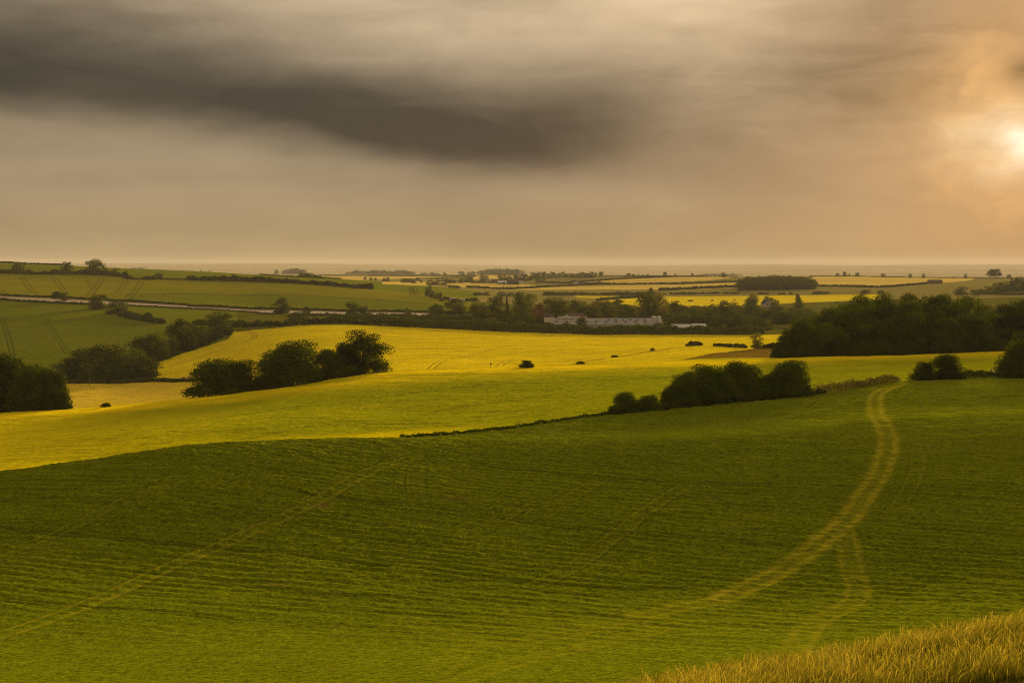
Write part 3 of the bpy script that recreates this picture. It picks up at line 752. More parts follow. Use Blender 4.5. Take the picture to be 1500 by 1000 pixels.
# -- the big dark wood
OUT_U = [1130, 1140, 1150, 1165, 1185, 1210, 1250, 1290, 1310, 1340, 1370, 1400, 1430, 1450, 1480, 1500, 1560, 1700]
OUT_V = [521, 515, 498, 474, 458, 448, 440, 430, 428, 430, 435, 431, 440, 448, 446, 440, 436, 440]
rw = random.Random(5)
WL = 'dark broadleaf tree packed into the big wood beyond the hedge bushes'
WG = 'trees of the big dark wood'
def wood_tree(u, top, w, Y, kd): tree(u, top, w, Y=Y, kind=kd, label=WL, group=WG)
for (Y, du, dv, lo) in ((492, 27, 34, 1160), (514, 28, 15, 1158), (545, 29, 0, 1176)):
    u = lo
    while u < 1585:
        top = float(np.interp(u, OUT_U, OUT_V)) + dv * rw.uniform(0.6, 1.3) + rw.uniform(-1, 4)
        wood_tree(u + rw.uniform(-5, 5), min(top, 508), rw.uniform(46, 66) if u > 1175 else 34, Y + rw.uniform(-6, 6), 'near_oak' if rw.random() < 0.6 else 'near_shrub')
        u += du * rw.uniform(0.85, 1.2)
for (u, top, w) in ((1146, 503, 32), (1160, 482, 42), (1176, 467, 46)): wood_tree(u, top, w, 488, 'near_shrub')
for u in range(1146, 1640, 19):                 # leafy skirt of the wood
    shrub(u + rw.uniform(-4, 4), 503 + rw.uniform(-6, 5), 30, Y=484 + rw.uniform(-4, 4), label='dark leafy shrub at the foot of the big wood', group='shrubs skirting the big dark wood')
# -- golden field singles
shrub(771, 528, 21, base=538, label='small dark bush alone on the crest before the golden field', ymin=380, ymax=470)
shrub(851, 529, 15, base=534, kind='near_shrub', label='low bush at the near end of the grass strip through the golden field', ymin=440, ymax=900)
shrub(901, 520, 12, base=525, kind='near_shrub', label='low round bush halfway along the grass strip through the golden field', ymin=440, ymax=900)
shrub(956, 509, 7, base=514, kind='mid_shrub', label='tiny bush far up the grass strip through the golden field', ymin=440, ymax=900)
tree(1109, 488, 19, base=511, kind='pale_mid_tall', label='pale upright tree alone at the corner of the golden field', ymin=440, ymax=1000)
# -- valley clump and the line of trees climbing from it
for (u, top, w, Y, lb) in [
    (96, 524, 44, 800, 'low tree at the outer end of the valley clump behind the golden triangle field'),
    (126, 511, 56, 806, 'round tree behind the thin utility pole in the valley clump'),
    (160, 505, 60, 812, 'tallest tree of the valley clump behind the golden triangle field'),
    (190, 513, 58, 804, 'broad tree in the valley clump between its tallest and its last tree'),
    (214, 522, 42, 792, 'last tree of the valley clump, at the corner of the golden field'),
    (140, 530, 48, 786, 'short tree in front of the tallest valley clump tree'),
    (178, 532, 48, 784, 'short tree in front of the broad valley clump tree')]:
    tree(u, top, w, Y=Y, kind='mid_oak', label=lb, group='trees of the valley clump')
for (u, top, w, base, lb) in [
    (206, 494, 36, 532, 'lowest round tree of the line climbing beside the golden field'),
    (227, 489, 38, 530, 'second tree up the line climbing beside the golden field'),
    (252, 495, 22, 522, 'small tree between bigger ones in the line beside the golden field'),
    (266, 468, 44, 515, 'tallest broad tree in the line climbing beside the golden field'),
    (289, 476, 34, 508, 'tree above the tallest one in the line beside the golden field'),
    (302, 482, 24, 503, 'slim tree near the top of the line beside the golden field'),
    (321, 457, 42, 492, 'big round tree at the top end of the line beside the golden field')]:
    tree(u, top, w, base=base, kind='mid_oak', label=lb, group='line of trees beside the golden field', ymin=780)
for (u, top, w, base) in [(240, 508, 22, 527), (278, 494, 20, 513), (309, 487, 18, 500), (322, 486, 14, 497), (332, 480, 14, 492)]:
    shrub(u, top, w, base=base, kind='mid_shrub', label='shrub at the foot of the tree line climbing beside the golden field', group='shrubs under the tree line', ymin=780)
# -- road side and hillside trees
for (u, top, w, base, kd, lb) in [
    (88, 427, 22, 444, 'mid_lone', 'lone round tree straddling the pale road, daylight under its crown'),
    (144, 431, 26, 453, 'mid_oak', 'tree at the bend where the sunken hedge leaves the pale road'),
    (172, 439, 32, 461, 'mid_oak', 'broad tree below the road bend at the head of the sunken hedge'),
    (411, 436, 26, 460, 'mid_tall', 'tall square-topped tree beside the pale road'),
    (450, 449, 14, 463, 'mid_oak', 'small tree on the pale road near the square-topped tree'),
    (436, 456, 34, 468, 'mid_shrub', 'wide low bush below the square-topped roadside tree'),
    (516, 442, 22, 464, 'mid_oak', 'taller of the paired trees on the pale road'),
    (532, 448, 15, 464, 'mid_oak', 'shorter of the paired trees on the pale road'),
    (597, 451, 10, 462, 'mid_oak', 'small round tree alone on the pale road above the hedges'),
    (640, 446, 25, 464, 'mid_oak', 'square dark tree at the last visible stretch of the pale road'),
    (668, 438, 34, 463, 'mid_oak', 'broad tree below the white caravans'),
    (11, 395, 15, 401, 'far_shrub', 'low bush at the start of the skyline hedge'),
    (27, 385, 20, 401, 'far_oak', 'pyramid-shaped tree in the skyline hedge of the green hill'),
    (98, 383.5, 17, 400, 'far_oak', 'round tree beside the biggest tree of the hill skyline'),
    (138, 380, 31, 402, 'mid_oak', 'biggest round tree on the hill skyline hedge'),
    (153, 389, 10, 402, 'far_oak', 'small tree touching the biggest skyline tree'),
    (169, 392.5, 13, 404, 'far_oak', 'small dark tree where the skyline hedge thins out'),
    (188, 402.5, 14, 409, 'far_shrub', 'low bush below the end of the skyline hedge'),
    (216, 404.5, 14, 410, 'far_shrub', 'flat bush leading the short row on the hill'),
    (225, 403.5, 14, 410, 'far_shrub', 'middle bush of the short row on the hill'),
    (234, 399.5, 12, 410, 'far_oak', 'taller tree ending the short row of bushes on the hill'),
    (628, 418, 10, 434, 'far_oak', 'dark tree at the top of the hedge running down the spur'),
    (633, 426, 10, 436, 'far_shrub', 'dark bush below the top tree on the spur hedge'),
    (642, 429, 14, 438, 'far_oak', 'round tree halfway down the spur hedge'),
    (647, 436, 9, 442, 'far_shrub', 'small bush at the foot of the spur hedge')]:
    tree(u, top, w, base=base, kind=kd, label=lb, ymin=1080, ymax=2400)
# -- copse on the skyline of the hill
for (u, top, w) in [(440, 399, 5), (447, 400, 11), (453, 399.5, 11), (460, 402, 11), (467, 404, 11), (474, 405.5, 9)]:
    tree(u, top, w, Y=2130, kind='far_oak', label='tree of the little dark copse on the hill crest', group='copse on the hill crest')
# -- the wooded valley village
VG = 'valley trees round the farm'
for (u, top, w, Y, kd, lb) in [
    (702, 445, 30, 1180, 'mid_oak', 'first big tree of the valley woods next to the broad roadside tree'),
    (727, 434, 32, 1220, 'mid_tall', 'green oval tree beside the narrow dark conifer'),
    (742, 435, 10, 1230, 'mid_cone', 'narrow dark conifer between two broad valley trees'),
    (768, 430, 40, 1200, 'mid_oak', 'largest dome-shaped tree of the valley woods'),
    (788, 444, 18, 1190, 'rust_mid_oak', 'rusty-leaved tree beside the dome-shaped valley tree'),
    (814, 436, 42, 1210, 'mid_oak', 'broad dark tree behind the end of the long shed'),
    (846, 441, 26, 1200, 'mid_oak', 'dark tree above the raised part of the long shed roof'),
    (868, 446, 30, 1220, 'mid_oak', 'tree behind the first third of the long shed'),
    (892, 447, 28, 1210, 'mid_oak', 'round tree behind the middle of the long shed'),
    (914, 447, 28, 1190, 'mid_oak', 'tree behind the long shed before the great twin-toned tree'),
    (950, 428, 34, 1230, 'mid_oak', 'great dark tree towering behind the silos'),
    (966, 429, 28, 1250, 'pale_mid_oak', 'paler half of the great twin tree behind the silos'),
    (990, 441, 28, 1210, 'mid_oak', 'tree next to the great tree, over the low white sheds'),
    (1015, 449, 26, 1200, 'mid_oak', 'tree standing over the low white sheds'),
    (1040, 446, 26, 1210, 'mid_oak', 'tree beyond the far end of the low white sheds'),
    (1066, 441, 34, 1210, 'mid_oak', 'tall tree at the middle of the wood below the gabled house'),
    (1094, 446, 34, 1200, 'mid_oak', 'broad tree of the wood directly below the gabled house'),
    (1102, 429.5, 18, 1500, 'pale_mid_oak', 'grey airy tree beside the white gabled house'),
    (1101, 437, 22, 1480, 'mid_oak', 'dark tree below the grey airy tree by the gabled house'),
    (1126, 434, 18, 1560, 'mid_oak', 'dark tree rising behind the white gabled house'),
    (1137, 439, 12, 1450, 'mid_oak', 'small tree beside the white gable of the house'),
    (1168, 431, 18, 1500, 'mid_cone', 'pointed tree away from the gabled house near the big wood'),
    (951, 421.5, 13, 1750, 'mid_oak', 'round grey-green tree showing above the great twin tree'),
    (852, 464, 15, 1078, 'mid_oak', 'round dark tree in front of the long shed'),
    (964, 472.5, 17, 1075, 'mid_shrub', 'pyramidal dark bush in front of the silos'),
    (720, 465, 22, 1090, 'pale_mid_oak', 'light green round tree before the valley woods'),
    (738, 470, 24, 1075, 'mid_shrub', 'low rounded bush next to the light green valley tree'),
    (1148, 479, 26, 1080, 'pale_mid_shrub', 'low pale bush beside the white lane near the big wood'),
    (1143, 456, 32, 1160, 'mid_oak', 'wide tree before the big wood, right of the dark solid wood block'),
    (1168, 452, 30, 1190, 'mid_oak', 'valley tree half hidden behind the end of the big wood')]:
    tree(u, top, w, Y=Y, kind=kd, label=lb, group=VG)
rv = random.Random(21)
VL = 'tree of the mixed valley woods packed round the farm sheds'
for (u0, u1, du, Y, top, kd) in [
    (690, 800, 20, 1120, 462, 'mid_oak'), (700, 800, 18, 1090, 470, 'mid_shrub'), (985, 1125, 18, 1130, 461, 'mid_oak'),
    (1045, 1122, 13, 1095, 468, 'mid_oak'), (830, 985, 20, 1290, 451, 'mid_oak'), (990, 1180, 20, 1310, 450, 'mid_oak'),
    (900, 1100, 24, 1400, 449, 'pale_mid_oak'), (800, 900, 22, 1420, 444, 'pale_mid_oak'), (1110, 1200, 19, 1260, 455, 'mid_oak'),
    (690, 760, 18, 1330, 452, 'mid_oak'), (840, 905, 15, 1560, 440, 'mid_oak'), (1060, 1122, 12, 1075, 474, 'mid_shrub')]:
    u = u0
    while u < u1:
        tree(u + rv.uniform(-3, 3), top + rv.uniform(-4, 5), du * rv.uniform(1.2, 1.8), Y=Y + rv.uniform(-15, 15), kind=kd if rv.random() < 0.8 else 'mid_tall', label=VL, group='packed trees of the valley woods')
        u += du * rv.uniform(0.85, 1.2)
u = 800
while u < 965:      # wooded hedge in the middle distance
    tree(u, 427.5 + rv.uniform(-1, 1.5), rv.uniform(9, 14), base=432.5, kind='far_oak', label='tree of the grey-green belt behind the yellow fields', group='tree belt behind the yellow fields', ymin=1700); u += rv.uniform(6, 9)
for (u, top, w, base) in [(735, 427, 14, 434), (748, 429, 14, 434), (762, 428, 14, 434), (776, 430, 12, 435), (910, 432, 10, 437), (700, 428, 14, 433), (712, 427, 12, 433)]:
    tree(u, top, w, base=base, kind='far_oak', label='hazy tree among pasture beyond the valley woods', group='scattered trees beyond the valley woods', ymin=1600)
for (u, top, w, base) in [(1012, 439, 9, 442), (1043, 439, 4, 441), (1076, 438.5, 4, 440)]:
    shrub(u, top, w, base=base, kind='far_shrub', label='low bush out in the yellow field below the square wood', group='bushes in the yellow field', ymin=1500)
# -- far ridge
R_ = [(685, 405, 13, 414, 'round tree at the start of the far farm'), (709, 402, 14, 412, 'dark round tree beside the white farmhouse'),
      (735, 401, 15, 413, 'tall dark tree behind the pale barn of the far farm'), (746, 404, 11, 413, 'smaller tree next to the tall one behind the pale barn'),
      (757, 402, 14, 412, 'round tree behind the grey barn of the far farm'), (768, 401, 13, 412, 'tall green tree past the grey barn'),
      (776, 403, 9, 411, 'low tree after the grey barn of the far farm'), (789, 404, 11, 414, 'dark square tree below the ridge row near the far farm'),
      (797, 407, 6, 414, 'small tree beside the dark square one near the far farm'), (878, 411, 6.5, 417, 'single round tree standing in the straw-coloured field'),
      (974, 398, 6.5, 404.6, 'tall oval tree alone on the far ridge'), (989, 401, 4, 404.5, 'tiny tree on the ridge next to the tall oval one'),
      (1014, 400, 5, 405, 'small oval tree alone on the far ridge before the square wood'), (1060, 399, 8, 406, 'round tree on the ridge near the square wood'),
      (1227, 400, 6, 404.8, 'first small tree of four on the ridge above the big barley field'), (1237.5, 398, 6.5, 404.8, 'tallest of four small trees on the ridge above the big barley field'),
      (1244, 401, 4, 404.8, 'tiniest of four trees on the ridge above the big barley field'), (1256, 399, 7, 404.8, 'last of four small trees on the ridge above the big barley field'),
      (1294, 400.5, 7.5, 406, 'lone round tree in the middle of the big barley ridge'), (1333, 400.5, 6, 407, 'lone upright tree past the middle of the barley ridge'),
      (1353, 401, 5, 407, 'thin tree on the ridge above the field barn'), (1414, 401, 5, 408, 'thin tree between the field barn and the umbrella tree'),
      (1478, 402, 7, 408, 'small round tree beyond the umbrella tree')]
for (u, top, w, base, lb) in R_:
    tree(u, top, w, base=base, kind='far_oak' if w > 6 else 'far_tall', label=lb, group='lone trees of the far ridge', ymin=2300, ymax=3500)
tree(1451, 394.5, 15, base=407.8, kind='far_lone', label='larger half of the umbrella-shaped tree pair on the far ridge', ymin=2300, ymax=3500)
tree(1460, 394, 15, base=407.8, kind='far_lone', label='second half of the umbrella-shaped tree pair on the far ridge', ymin=2300, ymax=3500)
u = 782
while u < 869:
    tree(u, 398.8 + rv.uniform(-0.8, 2.2), rv.uniform(9, 12.5), base=406.8, kind='far_oak', label='tree in the dense row along the far ridge beside the far farm', group='ridge row beside the far farm', ymin=2800, ymax=3500); u += rv.uniform(5.5, 8)
for (u, w, top) in [(873, 4.5, 399), (881, 9, 398), (921, 6, 400), (928, 7, 401.4), (936, 3, 402), (943, 6, 402.3), (949, 4, 401.3), (1021, 4, 402.6), (1026, 5, 402), (1031, 4, 401.6)]:
    tree(u, top, w, base=405.2, kind='far_oak', label='little tree spaced along the far ridge line after the dense row', group='small ridge trees after the dense row', ymin=2800, ymax=3500)
rq = random.Random(8)
sq = []
for (Y, n, dv) in ((2230, 17, 7), (2300, 17, 3), (2400, 16, 0.5), (2500, 14, 0)):        # the square wood
    for i in range(n):
        u = 1086 + (1192 - 1086) * (i + rq.uniform(-0.3, 0.3)) / (n - 1)
        top = float(np.interp(u, [1080, 1090, 1130, 1150, 1180, 1197], [409, 405.5, 402.5, 402.5, 405, 409])) + dv + rq.uniform(0, 2)
        sq.append((u, top, rq.uniform(10, 14), Y))
wood(sq, 'square dark wood standing between the far straw and yellow fields')
for (u, top, w, base) in [(1268, 424, 14, 430), (1290, 425, 10, 430), (1197, 426, 16, 431), (1210, 427, 12, 431), (1408, 420, 19, 432), (1427, 424, 14, 432), (1436, 423, 10, 431), (1449, 419, 16, 430),
                          (1462, 414, 16, 429), (1470, 413, 16, 429), (1484, 408, 18, 428), (1496, 406, 20, 428), (1508, 405, 20, 428), (1524, 406, 22, 428), (1545, 407, 22, 428)]:
    tree(u, top, w, base=base, kind='far_oak', label='hazy tree in the belt rising behind the big dark wood', group='tree belt behind the big dark wood', ymin=1500)
for (u, top, w, base) in [(543, 406, 5, 411), (550, 406.5, 5, 411), (563, 407, 6, 412), (568, 406, 6, 412), (593, 407.5, 12, 414), (600, 408, 10, 414), (606, 409, 8, 415), (630, 410, 12, 418), (640, 412, 14, 418), (650, 413, 10, 418), (612, 406.5, 7, 411), (617, 410, 5, 414),
                          (655, 408, 10, 415), (663, 409, 10, 415), (675, 408, 9, 415), (690, 406, 8, 413), (641, 407.5, 4, 410), (648, 407, 4, 410), (535, 405, 5, 410), (660, 417, 8, 422), (668, 418, 12, 423)]:
    tree(u, top, w, base=base, kind='far_oak', label='small hazy hedgerow tree in the strips between the green hill and the far farm', group='hedgerow trees beyond the green hill', ymin=2160, ymax=4000)
# -- farthest woods, faint in the haze
def far_wood(u0, u1, top, base_Y, n, lb, w=12):
    sp = []
    for i in range(n):
        t = i / max(1, n - 1)
        sp.append((u0 + (u1 - u0) * t + rq.uniform(-2, 2), top + rq.uniform(-0.7, 1.6) + (1.5 if i in (0, n - 1) else 0), w * rq.uniform(0.8, 1.3), base_Y * 1.38 + rq.uniform(-80, 80)))
    wood(sp, lb)
far_wood(419, 441, 393.2, 5400, 6, 'faint small round wood beyond the dark copse on the hill')
far_wood(513, 602, 396, 5400, 20, 'faint long flat wood on the far plain')
far_wood(706, 762, 394, 5000, 13, 'hazy domed wood behind the far farm')
far_wood(1034, 1082, 401, 5200, 11, 'faint low wood showing just beyond the far ridge', 9)
far_wood(196, 217, 391, 5600, 5, 'faint wood peeping over the green hill', 8)
for (u, top, w, lb) in [(405, 395, 7, 'faint lone tree before the small round wood on the plain'), (620, 399.5, 12, 'faint low tree next after the long flat wood'), (633, 398.5, 8, 'faint peaked tree between the far woods'), (640, 400, 9, 'faint low tree beside the peaked one on the plain'),
                        (651, 399, 5, 'faint single tree midway between the far woods'), (676, 397.5, 10, 'faint tree leading up to the domed wood'), (691, 397.5, 14, 'faint wide tree touching the domed wood'), (294, 396, 3, 'tiny faint tree just over the hill crest'), (307, 396, 4, 'second tiny faint tree just over the hill crest')]:
    tree(u, top, w, Y=6500, kind='far_oak', label=lb)

# ------------------------------------------------------------------ hedges
HEDGE_N = [0]
def hedge(pts, h, w, label, mat='leafv', size=0.35, dens=9.0, ymin=60, ymax=24000, lump=0.35, gap=0.0, name='hedge', group=None, lift=0.0):
    """a hedge following sight points (u,v) or (u,Y,'Y'); h, w in metres; foliage sprays on a lumpy body"""
    HEDGE_N[0] += 1
    rg = np.random.default_rng(500 + HEDGE_N[0])
    L = smooth_line(world_line(pts, ymin, ymax), 5)
    P = np.array(L); seg = np.hypot(*np.diff(P, axis=0).T); cum = np.concatenate([[0], np.cumsum(seg)]); T = cum[-1]
    n = int(min(60000, max(500, T * dens * 2.4)))
    s = rg.uniform(0, T, n)
    if gap > 0:
        s = s[vnoise(s / 9.0, np.zeros_like(s), 60 + HEDGE_N[0]) > -0.5 + gap]
        n = len(s)
    x = np.interp(s, cum, P[:, 0]); y = np.interp(s, cum, P[:, 1])
    tx = np.gradient(np.interp(np.clip(np.stack([s - 0.5, s + 0.5]), 0, T), cum, P[:, 0]), axis=0)[0]; ty = np.gradient(np.interp(np.clip(np.stack([s - 0.5, s + 0.5]), 0, T), cum, P[:, 1]), axis=0)[0]
    tl = np.hypot(tx, ty) + 1e-9; nx, ny = -ty / tl, tx / tl
    hh = h * (1 + lump * 1.6 * vnoise(s / (h * 1.6), np.full(n, 3.3), 70 + HEDGE_N[0]) + lump * vnoise(s / (h * 0.6), np.full(n, 1.3), 90 + HEDGE_N[0]))
    a = rg.uniform(0, math.pi, n); r = np.sqrt(rg.uniform(0.35, 1.05, n))
    off = np.cos(a) * r * w * 0.5; zz = np.abs(np.sin(a)) ** 0.6 * r * hh
    zz = np.where(rg.random(n) < 0.25, rg.uniform(0.02, 0.6, n) * hh, zz)
    px = x + nx * off; py = y + ny * off
    gz = np.empty(n)
    ys = np.linspace(py.min() - 0.5, py.max() + 0.5, 60); tab = np.stack([zrow(q) for q in ys])
    fu = (ukey(px, py) - UG[0]) / 2.0; fi = np.clip(fu.astype(int), 0, len(UG) - 2); ft = fu - fi
    gy = (py - ys[0]) / (ys[1] - ys[0]); gi = np.clip(gy.astype(int), 0, 58); gt = gy - gi
    gz = (tab[gi, fi] * (1 - ft) + tab[gi, fi + 1] * ft) * (1 - gt) + (tab[gi + 1, fi] * (1 - ft) + tab[gi + 1, fi + 1] * ft) * gt
    gz += undul(px, py)
    Pt = np.stack([px, py, gz + zz + lift], axis=-1)
    nr = np.stack([nx * np.cos(a), ny * np.cos(a), np.sin(a)], axis=-1) + 0.8 * rand_dirs(n); nr /= np.linalg.norm(nr, axis=1, keepdims=True)
    V, Fc = leaf_quads(Pt, nr, size * 1.2)
    o0 = Vector((float(P[0, 0]), float(P[0, 1]), float(gz[np.argmin(s)])))
    me = np_mesh(name, V - np.array(o0), Fc, False, M[mat])
    o = bpy.data.objects.new(name, me); link(o); o.location = o0
    tag(o, label, 'hedge', group)
    return o
def edge_pts(us, d=0.0): return [(u, float(bline(K_EDGE, u)) + d, 'Y') for u in us]
hedge(edge_pts([585, 640, 700, 800, 900]), 0.55, 1.1, 'low dark grassy hedge thinning out along the green field edge below the bushes', 'leaf', 0.14, 40, lump=0.5, gap=0.03)
hedge(edge_pts([895, 960, 1040, 1110, 1190, 1205]), 0.9, 2.0, 'dark undergrowth hedge running under the tall bushes on the green field edge', 'leaf', 0.22, 70)
hedge(edge_pts([1195, 1240, 1280, 1314]), 1.7, 2.4, 'scrubby waist-high hedge between the last tall bush and the farm track', 'leafpale', 0.16, 60, lump=0.5)
hedge(edge_pts([1334, 1370, 1420, 1470, 1530]), 1.7, 2.6, 'low scrubby hedge from the farm track to the wooden gate', 'leafv', 0.2, 60, lump=0.6)
hedge(edge_pts([-200, -60, 20]), 0.7, 1.0, 'low dark grass hedge at the dipping corner of the green field', 'leaf', 0.15, 40, lump=0.5)
hedge([(1420, 492, 'Y'), (1500, 500, 'Y'), (1600, 512, 'Y')], 1.0, 3, 'low green margin hedge between big wood and ripening field', 'leaf', 0.25, 30)
hedge([(340, 480), (400, 478.5), (440, 477), (480, 474.5), (530, 475.5), (580, 477.5)], 4.0, 4, 'lower of the two hedges closing the golden field, nearer the climbing trees', 'leafv', 0.6, 14, ymin=900, ymax=1100, lump=0.5)
hedge([(575, 478), (640, 481.5), (725, 485.5), (800, 488), (880, 490), (1000, 490.5), (1060, 490.5), (1120, 490)], 5.6, 5, 'long thick hedge between the golden field and the farm sheds', 'leafv', 0.7, 24, ymin=900, ymax=1100)
hedge([(480, 468), (540, 470), (600, 471), (660, 473), (700, 475)], 4.2, 5, 'upper hedge between the pale road and the golden field', 'leafv', 0.65, 16, ymin=1000, ymax=1300, lump=0.5)
hedge([(-60, 429.6), (0, 432.6), (90, 437.0), (135, 439.4), (185, 441.8), (275, 447.0)], 1.8, 4, 'dark hedge along the upper side of the pale road on the hill', 'leafv', 0.7, 10, ymin=1100, ymax=1900, lump=0.3)
hedge([(275, 448.5), (350, 452), (430, 454.6), (520, 456.5), (640, 458.5), (700, 459.5)], 2.2, 4, 'thin hedge along the upper side of the road nearer the valley', 'leafv', 0.7, 10, ymin=1100, ymax=1900, lump=0.3)
hedge([(-60, 436), (0, 440), (60, 443.6), (120, 446.6), (150, 447.4)], 1.5, 3, 'dark hedge along the lower side of the pale road', 'leafv', 0.7, 12, ymin=1100, ymax=1900, lump=0.5)
hedge([(186, 448.2), (260, 451.8), (330, 455.4), (400, 460)], 1.0, 2.5, 'thin hedge under the pale road past the bend trees', 'leafv', 0.6, 9, ymin=1100, ymax=1900)
hedge([(450, 462.5), (500, 463.5), (560, 464.5), (640, 466), (700, 467)], 3.0, 4, 'hedge under the pale road beside the paired trees', 'leafv', 0.6, 12, ymin=1100, ymax=1900)
hedge([(176, 463), (195, 467), (215, 471), (238, 474.5)], 5, 6, 'sunken dark hedge running down from the bend trees', 'leafv', 0.8, 26, ymin=1000, ymax=1400, lump=0.5)
hedge([(284, 477), (310, 477), (345, 478)], 4, 5, 'short hedge behind the top tree of the climbing line', 'leafv', 0.7, 20, ymin=950, ymax=1400)
hedge([(100, 563), (150, 562.5), (215, 561), (285, 558.5)], 1.6, 3, 'thin dark hedge at the foot of the valley clump', 'leafv', 0.5, 16, ymin=640, ymax=900)
hedge([(-60, 399), (0, 401), (45, 401.6), (90, 402), (140, 402.3), (185, 406)], 5, 6, 'dark skyline hedge linking the trees on the green hill', 'leafv', 1.1, 10, ymin=1500, ymax=2200, lump=0.6)
hedge([(185, 409.4), (215, 410.2), (275, 409.8)], 1.6, 3, 'faint thin hedge joining the short bush row on the hill', 'leafv', 0.8, 6, ymin=1500, ymax=2200)
hedge([(274, 410.4), (340, 412), (400, 414.3), (450, 416.5), (500, 420), (547, 424.2)], 5.4, 7, 'long dark straight hedge crossing the green hill below the copse', 'leafv', 1.0, 16, ymin=1500, ymax=2150, lump=0.45)
hedge([(-80, 2140, 'Y'), (0, 2148, 'Y'), (60, 2150, 'Y'), (92, 2150, 'Y')], 2.2, 3, 'thin dark hedge drawn along the very top of the green hill', 'leafv', 0.8, 6)
hedge([(380, 2150, 'Y'), (440, 2150, 'Y'), (500, 2150, 'Y')], 1.6, 3, 'low hedge under the copse on the hill crest', 'leafv', 0.8, 6)
hedge([(650, 439), (680, 441), (700, 441)], 3, 4, 'hedge at the foot of the spur beside the white caravans', 'leafv', 0.8, 10, ymin=1500, ymax=2300)
hedge([(683, 421.3), (740, 424), (800, 421), (850, 418.6), (925, 417), (1000, 416.2), (1080, 413.4)], 3.4, 5, 'dark hedge winding between the two straw-coloured far fields', 'leafv', 1.2, 5, ymin=2150, ymax=3400)
hedge([(800, 414.2), (860, 416), (920, 417)], 3, 4, 'hedge below the olive strip on the far ridge', 'leafv', 1.2, 5, ymin=2150, ymax=3400)
hedge([(835, 413.5), (880, 411), (925, 408), (985, 405.5)], 2.6, 4, 'thin hedge climbing to the far ridge between olive and straw fields', 'leafv', 1.2, 5, ymin=2300, ymax=3400)
hedge([(965, 426.5), (1010, 424), (1060, 421.5), (1085, 421)], 4, 5, 'dark hedge leading to the square wood', 'leafv', 1.2, 7, ymin=1900, ymax=3000)
hedge([(960, 431.5), (1040, 430), (1100, 430.5), (1160, 431)], 1.8, 3, 'thin broken hedge above the yellow field below the square wood', 'leafv', 1.0, 5, ymin=1700, ymax=2600, lump=0.8, gap=0.25)
hedge([(875, 440.5), (905, 438), (940, 435.5)], 3, 4, 'hedge between the two yellow fields above the valley', 'leafv', 1.0, 8, ymin=1500, ymax=2400)
hedge([(1195, 419.4), (1240, 420), (1290, 421.3), (1330, 418.5), (1358, 416)], 2.8, 4, 'curving hedge under the big barley field on the far ridge', 'leafv', 1.2, 5, ymin=2150, ymax=3400)
hedge([(1186, 405.2), (1240, 404.9), (1290, 406), (1360, 407), (1440, 407.6), (1500, 408)], 1.8, 3, 'thin hedge tracing the far ridge under the lone trees', 'leafv', 1.0, 3, ymin=2600, ymax=3400)
hedge([(885, 405), (940, 404.6), (1000, 404.6), (1080, 405.8)], 1.6, 3, 'thin hedge tracing the far ridge before the square wood', 'leafv', 1.0, 3, ymin=2600, ymax=3400)
hedge([(1440, 431), (1480, 432), (1520, 432)], 2.4, 4, 'low hedge in the olive field behind the big wood', 'leafv', 1.0, 6, ymin=1500, ymax=2600)
hedge([(640, 411.5), (690, 413.3), (720, 414), (760, 416.5)], 2.2, 4, 'hedge under the first tree of the far farm', 'leafv', 1.0, 4, ymin=2200, ymax=3400)
hedge([(540, 404.5), (620, 404.8), (700, 404.5)], 3, 6, 'faint hedge in front of the long flat wood on the plain', 'leafv', 2.0, 2, ymin=3400, ymax=6500)
hedge([(1007, 506.8), (1016, 506.6), (1026, 506.8)], 2.0, 3, 'clipped dark hedge piece at the end of the grass strip', 'leafv', 0.4, 40, ymin=500, ymax=1000)
hedge([(1046, 508), (1060, 508), (1072, 508.5)], 1.3, 2, 'low hedge piece along the dry bank', 'leafv', 0.4, 26, ymin=500, ymax=1000)
hedge([(1076, 509), (1085, 509), (1092, 509.5)], 1.5, 2, 'short hedge piece before the pale lone tree', 'leafv', 0.4, 30, ymin=500, ymax=1000)
hedge([(1118, 510), (1130, 510), (1145, 511)], 2.0, 3, 'hedge piece between the pale lone tree and the big wood', 'leafv', 0.4, 40, ymin=500, ymax=1000)

# ------------------------------------------------------------------ buildings and poles
class MB:
    def __init__(s): s.v = []; s.f = []
    def add(s, v, f):
        o = len(s.v); s.v += [tuple(p) for p in v]; s.f += [tuple(i + o for i in q) for q in f]; return s
    def box(s, x0, y0, z0, x1, y1, z1):
        return s.add([(x0, y0, z0), (x1, y0, z0), (x1, y1, z0), (x0, y1, z0), (x0, y0, z1), (x1, y0, z1), (x1, y1, z1), (x0, y1, z1)],
                     [(0, 3, 2, 1), (4, 5, 6, 7), (0, 1, 5, 4), (1, 2, 6, 5), (2, 3, 7, 6), (3, 0, 4, 7)])
    def cyl(s, x, y, z0, z1, r0, r1=None, n=12, cap=True):
        r1 = r0 if r1 is None else r1
        v = [(x + r0 * math.cos(6.2832 * k / n), y + r0 * math.sin(6.2832 * k / n), z0) for k in range(n)] + [(x + r1 * math.cos(6.2832 * k / n), y + r1 * math.sin(6.2832 * k / n), z1) for k in range(n)]
        f = [(k, (k + 1) % n, n + (k + 1) % n, n + k) for k in range(n)]
        if cap: f += [tuple(range(n - 1, -1, -1)), tuple(range(n, 2 * n))]
        return s.add(v, f)
    def build(s, name, mat, parent=None, bevel=0.0):
        me = bpy.data.meshes.new(name); me.from_pydata(s.v, [], s.f); me.update(); me.materials.append(mat)
        o = bpy.data.objects.new(name, me); link(o, parent)
        if bevel:
            b = o.modifiers.new('edge', 'BEVEL'); b.width = bevel; b.segments = 2
        return o
